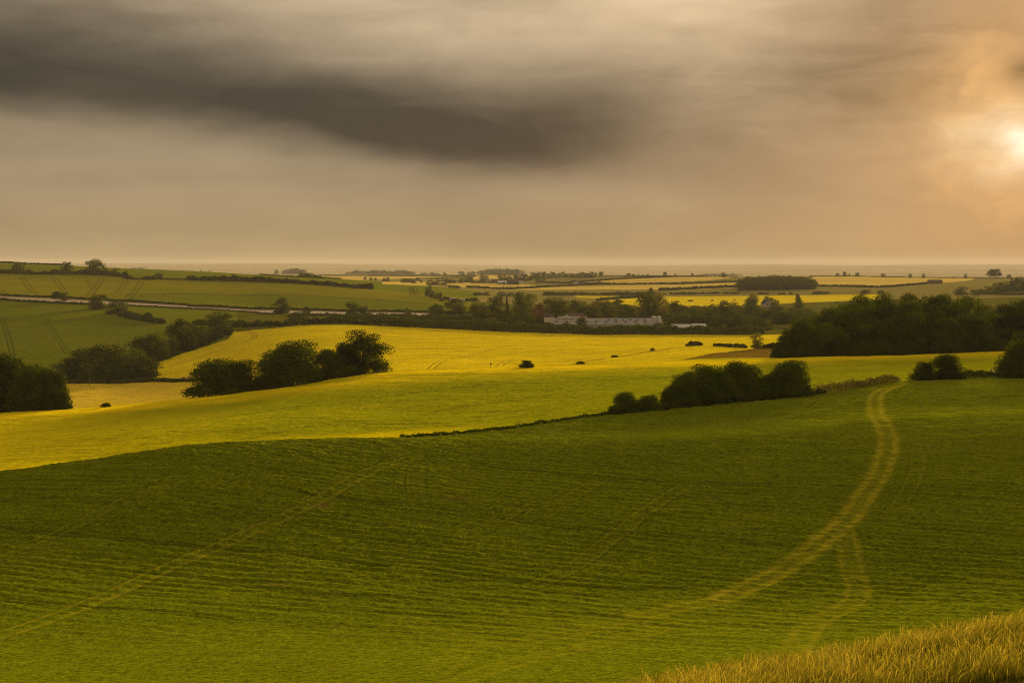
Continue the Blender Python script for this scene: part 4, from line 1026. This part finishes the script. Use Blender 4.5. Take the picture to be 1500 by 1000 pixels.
def empty(name, loc, rz=0.0, label=None, cat=None, group=None):
    o = bpy.data.objects.new(name, None); link(o); o.location = loc; o.rotation_euler.z = rz
    return tag(o, label, cat, group)
def gabled(name, u0, u1, Y, base_v, eave, ridge, depth, label, cat, wall, roof, rz=0.0, gable_front=False, openings=(), skylights=(), drop=0.0, group=None, parts=None):
    """gable-roofed building seen from its long side (or its gable end); u0..u1 photo columns at distance Y"""
    um = 0.5 * (u0 + u1); g = ground(um, Y); L = (u1 - u0) / F * Y
    root = empty(name, (g.x, g.y, g.z - drop), rz, label, cat, group)
    a = L / 2; d = depth / 2; t = 0.18
    w = MB()
    if not gable_front:
        w.add([(-a, -d, -1), (a, -d, -1), (a, d, -1), (-a, d, -1), (-a, -d, eave), (a, -d, eave), (a, d, eave), (-a, d, eave), (-a, 0, ridge), (a, 0, ridge)],
              [(0, 1, 5, 4), (2, 3, 7, 6), (1, 2, 6, 9, 5), (3, 0, 4, 8, 7)])
        r = MB(); o = 0.45
        k = (ridge - eave) / d
        ze = eave - k * o
        for sg in (-1, 1):
            v = [(-a - o, sg * (d + o), ze + .02), (a + o, sg * (d + o), ze + .02), (a + o, 0, ridge + .02), (-a - o, 0, ridge + .02)]
            v += [(p[0], p[1], p[2] + t) for p in v]
            r.add(v, [(0, 1, 2, 3), (4, 7, 6, 5), (0, 4, 5, 1), (1, 5, 6, 2), (3, 2, 6, 7), (0, 3, 7, 4)])
    else:
        w.add([(-a, -d, -1), (a, -d, -1), (a, d, -1), (-a, d, -1), (-a, -d, eave), (a, -d, eave), (a, d, eave), (-a, d, eave), (0, -d, ridge), (0, d, ridge)],
              [(0, 1, 5, 8, 4), (1, 2, 6, 5), (2, 3, 7, 9, 6), (3, 0, 4, 7)])
        r = MB(); o = 0.35; k = (ridge - eave) / a; ze = eave - k * o
        for sg in (-1, 1):
            v = [(sg * (a + o), -d - o, ze + .02), (sg * (a + o), d + o, ze + .02), (0, d + o, ridge + .02), (0, -d - o, ridge + .02)]
            v += [(p[0], p[1], p[2] + t) for p in v]
            r.add(v, [(0, 1, 2, 3), (4, 7, 6, 5), (0, 4, 5, 1), (1, 5, 6, 2), (3, 2, 6, 7), (0, 3, 7, 4)])
    w.build('wall', M[wall], root); ro = r.build('roof', M[roof], root)
    for (fx, z0, z1, wd, nm) in openings:
        b = MB(); b.box(fx * L - wd / 2, -d - 0.06, z0, fx * L + wd / 2, -d + 0.05, z1)
        b.build(nm, M['darkhole'], root)
    return root, ro, L, d

# long poultry shed
Ys = 1100
g0 = ground(888, Ys)
base_row = rowof(g0)
root, roof, L, d = gabled('farm_shed', 807.5, 968, Ys, base_row, 3.0, 7.6, 17, 'very long low pale farm shed behind the thick hedge, square vents along its roof', 'shed', 'white', 'sheet')
SHZ = -(480.5 - HOR) / F * Ys      # floor level so that the wall foot shows at row 480
root.location.z = SHZ
zr = lambda y: 7.6 - (7.6 - 3.0) / 8.5 * abs(y)
for i in range(11):
    fx = -0.5 + (i + 0.55) / 11.2
    b = MB(); x = fx * L; b.box(x - 0.9, -5.6, zr(-5.6) - 0.2, x + 0.9, -4.2, zr(-5.6) + 1.1); b.build('roof_vent', M['slate'], root)
for i in range(7):
    fx = 0.02 + i * 0.066
    b = MB(); x = fx * L; b.box(x - 0.8, -2.9, zr(-2.9) - 0.2, x + 0.8, -1.8, zr(-2.9) + 0.9); b.build('roof_vent', M['slate'], root)
rb = MB(); rb.box(-0.5 * L + 5, -1.2, 7.4, -0.5 * L + 22.5, 1.2, 9.0); rb.build('ridge_lantern', M['sheetw'], root)
for k in range(3):
    b = MB(); x = -0.5 * L + 6.0 + k * 5.6; b.box(x, -1.26, 7.9, x + 4.6, -1.15, 8.7); b.build('skylight', M['sheetw'], root)
cp = MB(); cp.box(-0.5 * L - 0.3, -9.0, -1, -0.5 * L + 0.35, -8.3, 6.2); cp.build('corner_post', M['sheetw'], root)
# silos
for i, (u, lb) in enumerate(((957.5, 'white feed silo at the end of the long shed, touching the shed'), (964.5, 'white feed silo standing clear of the long shed beside its twin'))):
    g = ground(u, 1092); sr = empty('silo', (g.x, g.y, SHZ), 0, lb, 'silo', 'feed silos')
    b = MB(); b.cyl(0, 0, 2.6, 9.0, 1.75, n=20, cap=False); b.cyl(0, 0, 1.0, 2.6, 0.35, 1.75, n=20, cap=False); b.build('bin', M['sheetw'], sr)
    b = MB(); b.cyl(0, 0, 9.0, 9.9, 1.8, 0.3, n=20); b.build('lid', M['sheetw'], sr)
    for k in range(4):
        b = MB(); an = 0.785 + k * 1.571; b.cyl(1.35 * math.cos(an), 1.35 * math.sin(an), -1.0, 3.2, 0.09, n=8); b.build('leg', M['sheet'], sr)
r2, _, _, _ = gabled('farm_shed', 984, 1010, 1080, 480, 2.2, 4.2, 9, 'low shed with a pale roof past the silos, half sunk behind the thick hedge', 'shed', 'sheet', 'sheetw'); r2.location.z = -(483 - HOR) / F * 1080
r2, _, _, _ = gabled('farm_shed', 1013, 1033, 1085, 480, 2.2, 4.4, 9, 'second low pale-roofed shed next to the packed valley woods', 'shed', 'sheet', 'sheetw', rz=0.1); r2.location.z = -(482.5 - HOR) / F * 1085
r2, _, _, _ = gabled('barn', 797, 812, 1120, 470, 3.4, 5.6, 10, 'dark low barn joined against the white corner of the long shed', 'barn', 'cream', 'slate'); r2.location.z = -(470 - HOR) / F * 1120
r2, _, _, _ = gabled('barn', 828, 856, 1165, 462, 2.0, 4.6, 12, 'brown sloping barn roof seen over the long shed', 'barn', 'cream', 'tile', rz=0.5); r2.location.z = -(467 - HOR) / F * 1165
# gabled house
Yh = 1430
hr, _, _, _ = gabled('house', 1117.5, 1127, Yh, 447, 3.2, 6.4, 9, 'white house with a pointed gable among dark trees above the valley woods', 'house', 'white', 'slate', gable_front=True, rz=0.35,
    openings=((-0.22, 1.0, 2.3, 0.9, 'window'), (0.22, 1.0, 2.3, 0.9, 'window'), (0.0, 3.2, 4.2, 0.8, 'window')))
hr.location.z = -(448.5 - HOR) / F * Yh
b = MB(); b.box(-0.45, 2.8, 5.4, 0.45, 3.6, 7.6); b.build('chimney', M['tile'], hr)
# far farm
def far_house(name, u0, u1, v_base, eave, ridge, depth, label, cat, wall, roof, **k):
    Y = hit((u0 + u1) / 2, v_base, 2200, 3400)
    return gabled(name, u0, u1, Y, v_base, eave, ridge, depth, label, cat, wall, roof, **k)[0]
fr = far_house('farmhouse', 710.5, 717.5, 414, 6.0, 10.0, 9, 'tall white farmhouse beside a round dark tree at the far farm', 'farmhouse', 'white', 'slate', gable_front=True, openings=((-0.22, 1.2, 2.6, 1.0, 'window'), (0.22, 1.2, 2.6, 1.0, 'window'), (-0.22, 4.0, 5.2, 1.0, 'window'), (0.22, 4.0, 5.2, 1.0, 'window')))
far_house('farmhouse', 719.5, 728, 414, 3.4, 7.6, 9, 'low brown-roofed cottage between the white farmhouse and the pale barn', 'farmhouse', 'white', 'tile', openings=((-0.2, 1.0, 2.2, 1.0, 'window'), (0.2, 1.0, 2.2, 1.0, 'window')))
far_house('barn', 729, 742, 416, 4.0, 7.0, 14, 'pale-roofed barn left of the big grey barn at the far farm', 'barn', 'sheet', 'sheetw', openings=((0.2, 0, 3.2, 4.0, 'door'),))
far_house('barn', 743, 761, 416.5, 6.0, 10.5, 18, 'big dark grey barn in the middle of the far farm', 'barn', 'slate', 'slate', openings=((0.25, 0, 4.5, 5.0, 'door'),))
far_house('barn', 760.5, 766.5, 416.5, 5.5, 7.5, 9, 'small cream barn at the end of the grey barn', 'barn', 'cream', 'sheet')
far_house('barn', 1360, 1379, 415.5, 4.0, 7.0, 14, 'brown field barn alone below the ridge of lone trees', 'barn', 'tile', 'tile', openings=((-0.2, 0, 3.2, 4.0, 'door'),))
far_house('farm_shed', 840, 868, 415.3, 1.5, 2.6, 8, 'long low white polytunnel lying along the hedge of the straw field', 'shed', 'sheetw', 'sheetw')
# caravans under the spur
for (u0, u1, v, lb) in ((658, 668, 440.5, 'white static caravan above the broad roadside tree'), (672, 681, 441.5, 'white static caravan half hidden past the broad roadside tree')):
    Yc = hit(0.5 * (u0 + u1), v, 1400, 2300); g = ground(0.5 * (u0 + u1), Yc)
    Lc = (u1 - u0) / F * Yc
    cr = empty('caravan', g, 0.15, lb, 'caravan', 'white caravans')
    b = MB(); b.box(-Lc / 2, -1.6, 0.6, Lc / 2, 1.6, 3.1); b.build('body', M['sheetw'], cr, 0.25)
    for k in (-0.3, 0.0, 0.3):
        b = MB(); b.box(k * Lc - 0.6, -1.66, 1.5, k * Lc + 0.6, -1.55, 2.4); b.build('window', M['darkhole'], cr)
    for k in (-0.25, 0.25):
        b = MB(); b.box(k * Lc - 0.3, -1.2, -0.1, k * Lc + 0.3, 1.2, 0.62); b.build('wheel', M['darkhole'], cr)
# utility poles
def pole(u, Y, top, label, arm=2.4):
    g = ground(u, Y); h = -(top - HOR) / F * Y - g.z
    r = empty('utility_pole', g, 0, label, 'utility pole', 'utility poles')
    b = MB(); b.cyl(0, 0, -0.5, h, 0.17, 0.13, 10); b.build('post', M['wood'], r)
    b = MB(); b.box(-arm / 2, -0.22, h - 0.55, arm / 2, -0.10, h - 0.35); b.build('crossarm', M['wood'], r)
    for k in (-0.45, 0.0, 0.45):
        b = MB(); b.cyl(k * arm, -0.16, h - 0.35, h - 0.08, 0.06, n=8); b.build('insulator', M['white'], r)
pole(131, 755, 541, 'pale wooden utility pole with a crossarm in front of the valley clump')
pole(239, hit(239, 446, 1100, 1900), 431, 'thin utility pole above the pale road near the bend')
pole(555, hit(555, 454, 1100, 1900), 437, 'thin utility pole on the olive slope above the road')
pole(394, hit(394, 452, 1100, 1900), 438, 'thin utility pole beside the square-topped roadside tree')
# marker post and gate
g = ground(719, 448); b = MB(); b.cyl(0, 0, -0.4, 1.7, 0.10, 0.09, 8); b.box(-0.35, -0.05, 1.2, 0.35, 0.05, 1.55)
o = b.build('marker_post', M['wood'], None); o.location = g; tag(o, 'short wooden marker post standing on the crest before the golden field', 'post')
p0 = ground(1452, float(bline(K_EDGE, 1452)) + 2.5); p1 = ground(1476, float(bline(K_EDGE, 1476)) + 2.5)
dv = p1 - p0; Lg = dv.xy.length
gr = empty('field_gate', p0, math.atan2(dv.y, dv.x), 'weathered wooden field gate in the scrubby hedge beside the large bush', 'gate')
for x in (0.0, Lg):
    b = MB(); b.cyl(x, 0, -0.4, 1.75, 0.13, 0.12, 8); b.build('post', M['wood'], gr)
for k in range(5):
    b = MB(); b.box(0.16, -0.04, 0.25 + k * 0.27, Lg - 0.16, 0.04, 0.36 + k * 0.27); b.build('rail', M['wood'], gr)
b = MB(); b.add([(0.2, -0.06, 0.25), (0.4, -0.06, 0.25), (Lg - 0.2, -0.06, 1.4), (Lg - 0.4, -0.06, 1.4)], [(0, 1, 2, 3)]); b.add([(0.2, -0.045, 0.25), (0.4, -0.045, 0.25), (Lg - 0.2, -0.045, 1.4), (Lg - 0.4, -0.045, 1.4)], [(3, 2, 1, 0)]); b.build('brace', M['wood'], gr)

# ------------------------------------------------------------------ rough grass on the near bank
def grass_mat():
    m, nt, out = new_mat('rough_grass')
    geo = nd(nt, 'ShaderNodeNewGeometry'); at = nd(nt, 'ShaderNodeAttribute', attribute_name='tip')
    n1 = noise_node(nt, mapping(nt, geo.outputs['Position'], (0.5, 0.5, 0.0)), 1.0, 3, 0.6)
    a = nd(nt, 'ShaderNodeMath', operation='ADD'); nt.links.new(geo.outputs['Random Per Island'], a.inputs[0]); nt.links.new(n1, a.inputs[1])
    dry = mixc(nt, rng_map(nt, a.outputs[0], 0.5, 1.3), rgb((0.055, 0.052, 0.003)), rgb((0.29, 0.205, 0.013)))
    grn = mixc(nt, rng_map(nt, a.outputs[0], 0.4, 1.4), rgb((0.025, 0.028, 0.002)), rgb((0.085, 0.075, 0.005)))
    col = mixc(nt, at.outputs['Fac'], grn, dry)
    d = nd(nt, 'ShaderNodeBsdfDiffuse'); t = nd(nt, 'ShaderNodeBsdfTranslucent')
    nt.links.new(col, d.inputs['Color']); nt.links.new(col, t.inputs['Color'])
    mx = nd(nt, 'ShaderNodeMixShader'); mx.inputs[0].default_value = 0.5
    nt.links.new(d.outputs[0], mx.inputs[1]); nt.links.new(t.outputs[0], mx.inputs[2]); nt.links.new(mx.outputs[0], out.inputs['Surface'])
    return m
def grass():
    rg = np.random.default_rng(77)
    def scatter(n, x0, x1, y0, y1):
        return rg.uniform(x0, x1, n), rg.uniform(y0, y1, n)
    xs, ys = scatter(330000, -2, 13, 15, 29)
    xa, ya = scatter(30000, -14, 18, 6, 31)
    x = np.concatenate([xs, xa]); y = np.concatenate([ys, ya])
    # tussocks
    dn = vnoise(x / 0.9, y / 0.9, 81) + 0.6 * vnoise(x / 0.35, y / 0.35, 82)
    k = rg.random(len(x)) < np.clip(0.62 + 1.2 * dn, 0.08, 1) * np.clip((750 + F * x / np.maximum(y, 1) - 560) / 420, 0.12, 1); x = x[k]; y = y[k]; dn = dn[k]
    n = len(x)
    yy = np.linspace(4, 32, 80); tab = np.stack([zrow(q) for q in yy])
    fu = (ukey(x, y) - UG[0]) / 2.0; fi = np.clip(fu.astype(int), 0, len(UG) - 2); ft = fu - fi
    gy = (y - yy[0]) / (yy[1] - yy[0]); gi = np.clip(gy.astype(int), 0, 78); gt = gy - gi
    z = (tab[gi, fi] * (1 - ft) + tab[gi, fi + 1] * ft) * (1 - gt) + (tab[gi + 1, fi] * (1 - ft) + tab[gi + 1, fi + 1] * ft) * gt
    stalk = rg.random(n) < 0.16
    h = np.where(stalk, rg.uniform(0.18, 0.40, n), rg.uniform(0.06, 0.22, n)) * (0.92 + 0.8 * dn)
    tall = rg.random(n) < 0.004; h = np.where(tall, h * 1.35, h)
    ang = rg.normal(0.5, 1.0, n) + 5 * vnoise(x / 0.8, y / 0.8, 83); lean = np.abs(rg.normal(0.34, 0.28, n)) * h
    lx, ly = np.cos(ang) * lean, np.sin(ang) * lean
    wd = np.where(stalk, rg.uniform(0.0018, 0.0032, n), rg.uniform(0.002, 0.0046, n))
    fa = rg.uniform(0, math.pi, n); wx, wy = np.cos(fa) * wd, np.sin(fa) * wd * 0.6
    prof = [(0.0, 0.0, 1.0), (0.38, 0.14, 0.9), (0.74, 0.5, 0.6), (1.0, 1.0, 0.12)]
    profs = [(0.0, 0.0, 0.7), (0.5, 0.2, 0.6), (0.80, 0.55, 2.0), (1.0, 1.0, 0.4)]
    V = np.empty((n, 8, 3)); T = np.empty((n, 8))
    for i in range(4):
        hz = np.where(stalk, profs[i][0], prof[i][0]); lf = np.where(stalk, profs[i][1], prof[i][1]); wf = np.where(stalk, profs[i][2], prof[i][2])
        px = x + lx * lf; py = y + ly * lf; pz = z - 0.03 + h * hz * (1 - 0.12 * lf)
        V[:, 2 * i] = np.stack([px - wx * wf, py - wy * wf, pz], -1); V[:, 2 * i + 1] = np.stack([px + wx * wf, py + wy * wf, pz], -1)
        T[:, 2 * i] = T[:, 2 * i + 1] = np.clip(np.where(stalk, 0.15 + 1.0 * hz ** 1.5, 0.85 * hz ** 2), 0, 1)
    q = np.array([[0, 1, 3, 2], [2, 3, 5, 4], [4, 5, 7, 6]])
    Fc = (np.arange(n)[:, None, None] * 8 + q[None]).reshape(-1, 4)
    me = np_mesh('grass', V.reshape(-1, 3), Fc, True, grass_mat(), {'tip': T.ravel()})
    o = bpy.data.objects.new('grass', me); link(o)
    tag(o, 'rough golden seeding grass on the near bank at the bottom corner', 'grass', None, 'stuff')
grass()

#@@LIGHT
# ------------------------------------------------------------------ sky, sun, air
SUN_AZ = math.atan((1492 - 750) / F); SUN_EL = rad(5.6)
def sky():
    w = bpy.data.worlds.new('World'); S.world = w; w.use_nodes = True
    nt = w.node_tree; nt.nodes.clear()
    out = nd(nt, 'ShaderNodeOutputWorld')
    tc = nd(nt, 'ShaderNodeTexCoord'); gen = tc.outputs['Generated']
    sep = nd(nt, 'ShaderNodeSeparateXYZ'); nt.links.new(gen, sep.inputs[0])
    def mth(op, *a, clamp=False):
        n = nd(nt, 'ShaderNodeMath', operation=op); n.use_clamp = clamp
        for i, v in enumerate(a):
            if isinstance(v, (int, float)): n.inputs[i].default_value = v
            else: nt.links.new(v, n.inputs[i])
        return n.outputs[0]
    az = mth('ARCTAN2', sep.outputs['X'], sep.outputs['Y']); el = mth('ARCSINE', sep.outputs['Z'])
    def A(u): return math.atan((u - 750) / F)
    def E(u, v): return math.atan((HOR - v) / F * math.cos(A(u)))
    comb = nd(nt, 'ShaderNodeCombineXYZ'); nt.links.new(az, comb.inputs[0]); nt.links.new(el, comb.inputs[1])
    ae = comb.outputs[0]
    def nz(sx, sy, rot=0.0, detail=3, rough=0.5, dist=0.0, loc=0.0):
        m = nd(nt, 'ShaderNodeMapping'); nt.links.new(ae, m.inputs['Vector'])
        m.inputs['Scale'].default_value = (sx, sy, 1); m.inputs['Rotation'].default_value = (0, 0, rot); m.inputs['Location'].default_value = (loc, loc * 0.7, loc)
        return mth('SUBTRACT', noise_node(nt, m.outputs['Vector'], 1.0, detail, rough, dist), 0.5)
    def curve(x, pts, lo=-0.6, hi=0.6):
        """pts (x,y) ; y in any range"""
        ys = [p[1] for p in pts]; y0, y1 = min(ys), max(ys); sp = (y1 - y0) or 1
        fc = nd(nt, 'ShaderNodeFloatCurve'); c = fc.mapping.curves[0]
        P = [((p[0] - lo) / (hi - lo), (p[1] - y0) / sp) for p in pts]
        while len(c.points) < len(P): c.points.new(0.5, 0.5)
        for q, p in zip(c.points, P): q.location = p; q.handle_type = 'AUTO_CLAMPED'
        fc.mapping.update()
        nt.links.new(mth('MULTIPLY_ADD', x, 1 / (hi - lo), -lo / (hi - lo), clamp=True), fc.inputs['Value'])
        return mth('MULTIPLY_ADD', fc.outputs[0], sp, y0)
    def gauss(u, v, ru, rv, jitter=None):
        dx = mth('DIVIDE', mth('SUBTRACT', az, A(u)), ru / F); dy = mth('DIVIDE', mth('SUBTRACT', el, E(u, v)), rv / F)
        r2 = mth('ADD', mth('MULTIPLY', dx, dx), mth('MULTIPLY', dy, dy))
        if jitter is not None: r2 = mth('ADD', r2, jitter)
        return mth('EXPONENT', mth('MULTIPLY', r2, -1.0))
    # ---- base tone
    def lin(c): return tuple((x / 255 / 12.92) if x < 10 else ((x / 255 + 0.055) / 1.055) ** 2.4 for x in c)
    ramp = nd(nt, 'ShaderNodeValToRGB'); cr = ramp.color_ramp
    stops = [(0.0, (170, 146, 104)), (0.10, (170, 146, 108)), (0.30, (161, 140, 111)), (0.62, (166, 147, 119)), (1.0, (186, 164, 134))]
    while len(cr.elements) < len(stops): cr.elements.new(0.5)
    for e, (p, c) in zip(cr.elements, stops): e.position = p; e.color = rgb(lin(c))
    nt.links.new(mth('MULTIPLY', el, 1 / 0.185, clamp=True), ramp.inputs[0])
    col = ramp.outputs[0]
    warm = mth('MULTIPLY', curve(az, [(-0.6, 0), (A(300), 0), (A(900), 0.12), (A(1200), 0.4), (A(1380), 0.75), (A(1500), 1.0), (0.6, 0.8)]), 0.68)
    warm = mth('MULTIPLY', warm, curve(el, [(-0.6, 0.45), (0.0, 0.45), (0.05, 0.7), (0.09, 1.0), (0.6, 1.0)]))
    col = mixc(nt, warm, col, rgb(lin((188, 143, 98))))
    # broad soft variation and long-exposure streaks
    soft = nz(7, 26, 0.03, 3, 0.5, 0.3, 1.7)
    streak = nz(5, 70, 0.09, 3, 0.55, 0.2, 4.2)
    streak2 = nz(6, 46, 0.22, 3, 0.5, 0.5, 9.1)
    var = mth('ADD', 1.0, mth('ADD', mth('MULTIPLY', soft, 0.55), mth('MULTIPLY', streak, 0.12)))
    upm = curve(el, [(-0.6, 0), (E(750, 260), 0.0), (E(750, 120), 1.0), (0.6, 1.0)])
    var = mth('ADD', var, mth('MULTIPLY', mth('MULTIPLY', streak2, 0.9), upm))
    bil = nz(13, 34, 0.12, 5, 0.6, 0.9, 6.1)
    var = mth('ADD', var, mth('MULTIPLY', bil, mth('MULTIPLY_ADD', upm, 0.5, 0.12)))
    # bright shoulder above the dark cloud
    sh1 = gauss(640, 68, 330, 62, mth('MULTIPLY', streak2, 1.2)); sh2 = gauss(960, 5, 170, 70); sh3 = gauss(330, 30, 260, 50)
    var = mth('ADD', var, mth('ADD', mth('MULTIPLY', sh1, 0.40), mth('ADD', mth('MULTIPLY', sh2, 0.36), mth('MULTIPLY', sh3, 0.10))))
    # brown smear before the sun
    var = mth('SUBTRACT', var, mth('MULTIPLY', gauss(1270, 120, 140, 70, mth('MULTIPLY', soft, 1.5)), 0.34))
    var = mth('SUBTRACT', var, mth('MULTIPLY', gauss(1060, 200, 160, 50, mth('MULTIPLY', soft, 1.5)), 0.18))
    var = mth('SUBTRACT', var, mth('MULTIPLY', gauss(-20, 50, 230, 110), 0.36))
    # ---- dark cloud: centre line, thickness above and below, strength along the bearing
    jit = mth('ADD', mth('MULTIPLY', nz(9, 34, 0.06, 4, 0.55, 0.4, 2.2), 0.018), mth('MULTIPLY', nz(26, 60, 0.06, 3, 0.55, 0.2, 5.5), 0.006))
    P_ = lambda L: [(A(u), E(u, v)) for u, v in L]
    cen_ = curve(az, [(-0.6, E(0, 100))] + P_([(0, 106), (200, 128), (400, 152), (600, 186), (750, 200), (900, 190), (1050, 180)]) + [(0.6, E(1050, 180))])
    thu = curve(az, [(-0.6, 125), (A(0), 120), (A(250), 118), (A(450), 108), (A(600), 100), (A(800), 98), (A(950), 90), (0.6, 60)])
    thd = curve(az, [(-0.6, 66), (A(0), 62), (A(200), 54), (A(380), 52), (A(520), 50), (A(650), 58), (A(800), 60), (A(950), 62), (0.6, 40)])
    stg = curve(az, [(-0.6, 0.95), (A(-60), 0.95), (A(200), 0.95), (A(400), 1.0), (A(600), 1.05), (A(760), 1.0), (A(860), 0.86), (A(960), 0.42), (A(1060), 0.08), (A(1130), 0.0), (0.6, 0.0)])
    dlt = mth('ADD', mth('SUBTRACT', el, cen_), jit)
    up = mth('GREATER_THAN', dlt, 0.0)
    th = mth('DIVIDE', mth('ADD', mth('MULTIPLY', up, thu), mth('MULTIPLY', mth('SUBTRACT', 1.0, up), thd)), F)
    t = mth('DIVIDE', dlt, th)
    pw = mth('ADD', mth('MULTIPLY', up, 2.0), mth('MULTIPLY', mth('SUBTRACT', 1.0, up), 2.8))
    dark = mth('MULTIPLY', mth('EXPONENT', mth('MULTIPLY', mth('POWER', mth('ABSOLUTE', t), pw), -1.0)), stg, clamp=True)
    dark = mth('MULTIPLY', dark, mth('ADD', 1.0, mth('MULTIPLY', nz(11, 40, 0.08, 4, 0.55, 0.6, 7.3), 0.4)), clamp=True)
    # pale grey-green slot under the cloud
    slot = mth('MULTIPLY', gauss(360, 222, 330, 26, mth('MULTIPLY', soft, 2.0)), 0.55)
    col = mixc(nt, slot, col, rgb(lin((140, 128, 102))))
    vm = nd(nt, 'ShaderNodeVectorMath', operation='SCALE'); nt.links.new(col, vm.inputs[0]); nt.links.new(var, vm.inputs['Scale'])
    col = mixc(nt, mth('MULTIPLY', dark, 0.96), vm.outputs[0], rgb(lin((61, 57, 52))))
    # ---- sun glow breaking through
    mott = nz(30, 44, 0.2, 4, 0.6, 0.5, 3.3)
    g1 = mth('MULTIPLY', gauss(1505, 185, 125, 130, mth('MULTIPLY', mott, 3.4)), 0.72, clamp=True)
    col = mixc(nt, g1, col, rgb(lin((240, 184, 114))))
    mot2 = nz(30, 60, 0.25, 3, 0.5, 0.3, 8.8)
    brk = mth('MULTIPLY_ADD', mot2, 1.5, 0.66, clamp=True)
    g2 = mth('MULTIPLY', mth('MULTIPLY', gauss(1512, 206, 100, 50, mth('MULTIPLY', mott, 1.2)), brk), 0.95, clamp=True)
    col = mixc(nt, g2, col, (0.95, 0.78, 0.50, 1))
    g3 = mth('MULTIPLY', gauss(1508, 205, 34, 30), mth('ADD', brk, 0.25))
    ad = nd(nt, 'ShaderNodeVectorMath', operation='SCALE'); ad.inputs[0].default_value = (0.26, 0.28, 0.30); nt.links.new(g3, ad.inputs['Scale'])
    sm = nd(nt, 'ShaderNodeVectorMath', operation='ADD'); nt.links.new(col, sm.inputs[0]); nt.links.new(ad.outputs[0], sm.inputs[1])
    col = sm.outputs[0]
    g4 = mth('MULTIPLY', gauss(1505, 104, 34, 26, mth('MULTIPLY', mott, 2.0)), 0.7)
    col = mixc(nt, g4, col, rgb(lin((122, 98, 72))))
    # overcast overhead is brighter than the band in view
    hi = mth('MULTIPLY', curve(el, [(-0.6, 0), (0.2, 0.0), (0.45, 1.0), (0.6, 1.0)]), 1.0)
    col = mixc(nt, hi, col, (0.46, 0.38, 0.27, 1))
    bg = nd(nt, 'ShaderNodeBackground'); nt.links.new(col, bg.inputs['Color']); bg.inputs['Strength'].default_value = 0.354
    sk = nd(nt, 'ShaderNodeTexSky'); sk.sky_type = 'NISHITA'; sk.sun_disc = False
    sk.sun_elevation = SUN_EL; sk.sun_rotation = SUN_AZ; sk.altitude = 150; sk.air_density = 1.6; sk.dust_density = 1.5
    bs = nd(nt, 'ShaderNodeBackground'); nt.links.new(sk.outputs[0], bs.inputs['Color']); bs.inputs['Strength'].default_value = 0.06
    mx = nd(nt, 'ShaderNodeMixShader'); mx.inputs[0].default_value = 0.985          # cloud cover
    nt.links.new(bs.outputs[0], mx.inputs[1]); nt.links.new(bg.outputs[0], mx.inputs[2])
    nt.links.new(mx.outputs[0], out.inputs['Surface'])
    w.cycles.sampling_method = 'MANUAL'; w.cycles.sample_map_resolution = 1024
sky()
sl = bpy.data.lights.new('sun', 'SUN'); sl.energy = 5.0; sl.angle = rad(10.0); sl.color = (1.0, 0.78, 0.48)
so = bpy.data.objects.new('sun', sl); link(so)
dirv = Vector((math.sin(SUN_AZ) * math.cos(SUN_EL), math.cos(SUN_AZ) * math.cos(SUN_EL), math.sin(SUN_EL)))
so.rotation_euler = dirv.to_track_quat('Z', 'Y').to_euler(); so.location = (300, 800, 200)

def haze():
    b = MB(); b.box(-24500, -120, -160, 24500, 30500, 62)
    m, nt, out = new_mat('valley_haze')
    v = nd(nt, 'ShaderNodeVolumePrincipled')
    v.inputs['Density'].default_value = 0.000036; v.inputs['Anisotropy'].default_value = 0.1
    v.inputs['Color'].default_value = (0.43, 0.38, 0.30, 1)
    nt.links.new(v.outputs[0], out.inputs['Volume'])
    o = b.build('haze', m); tag(o, 'thin warm evening haze lying over the whole valley', 'haze', None, 'stuff')
haze()

# ------------------------------------------------------------------ camera and render settings
cd = bpy.data.cameras.new('camera'); cam = bpy.data.objects.new('camera', cd); link(cam)
cd.sensor_fit = 'HORIZONTAL'; cd.sensor_width = 36.0; cd.lens = F * 36.0 / 1500.0
cd.clip_start = 0.2; cd.clip_end = 80000
cam.location = (0, 0, 0); cam.rotation_euler = (rad(90), 0, 0)
cd.shift_y = -(500.0 - HOR) / 1500.0
S.camera = cam
S.view_settings.view_transform = 'Standard'; S.view_settings.look = 'None'; S.view_settings.exposure = 1.5; S.view_settings.gamma = 1.0
S.view_settings.use_curve_mapping = False
S.render.engine = 'CYCLES'
S.cycles.use_denoising = True; S.cycles.denoising_prefilter = 'NONE'; S.cycles.filter_width = 1.0
S.cycles.max_bounces = 6; S.cycles.diffuse_bounces = 3; S.cycles.transmission_bounces = 4; S.cycles.volume_bounces = 0; S.cycles.transparent_max_bounces = 6
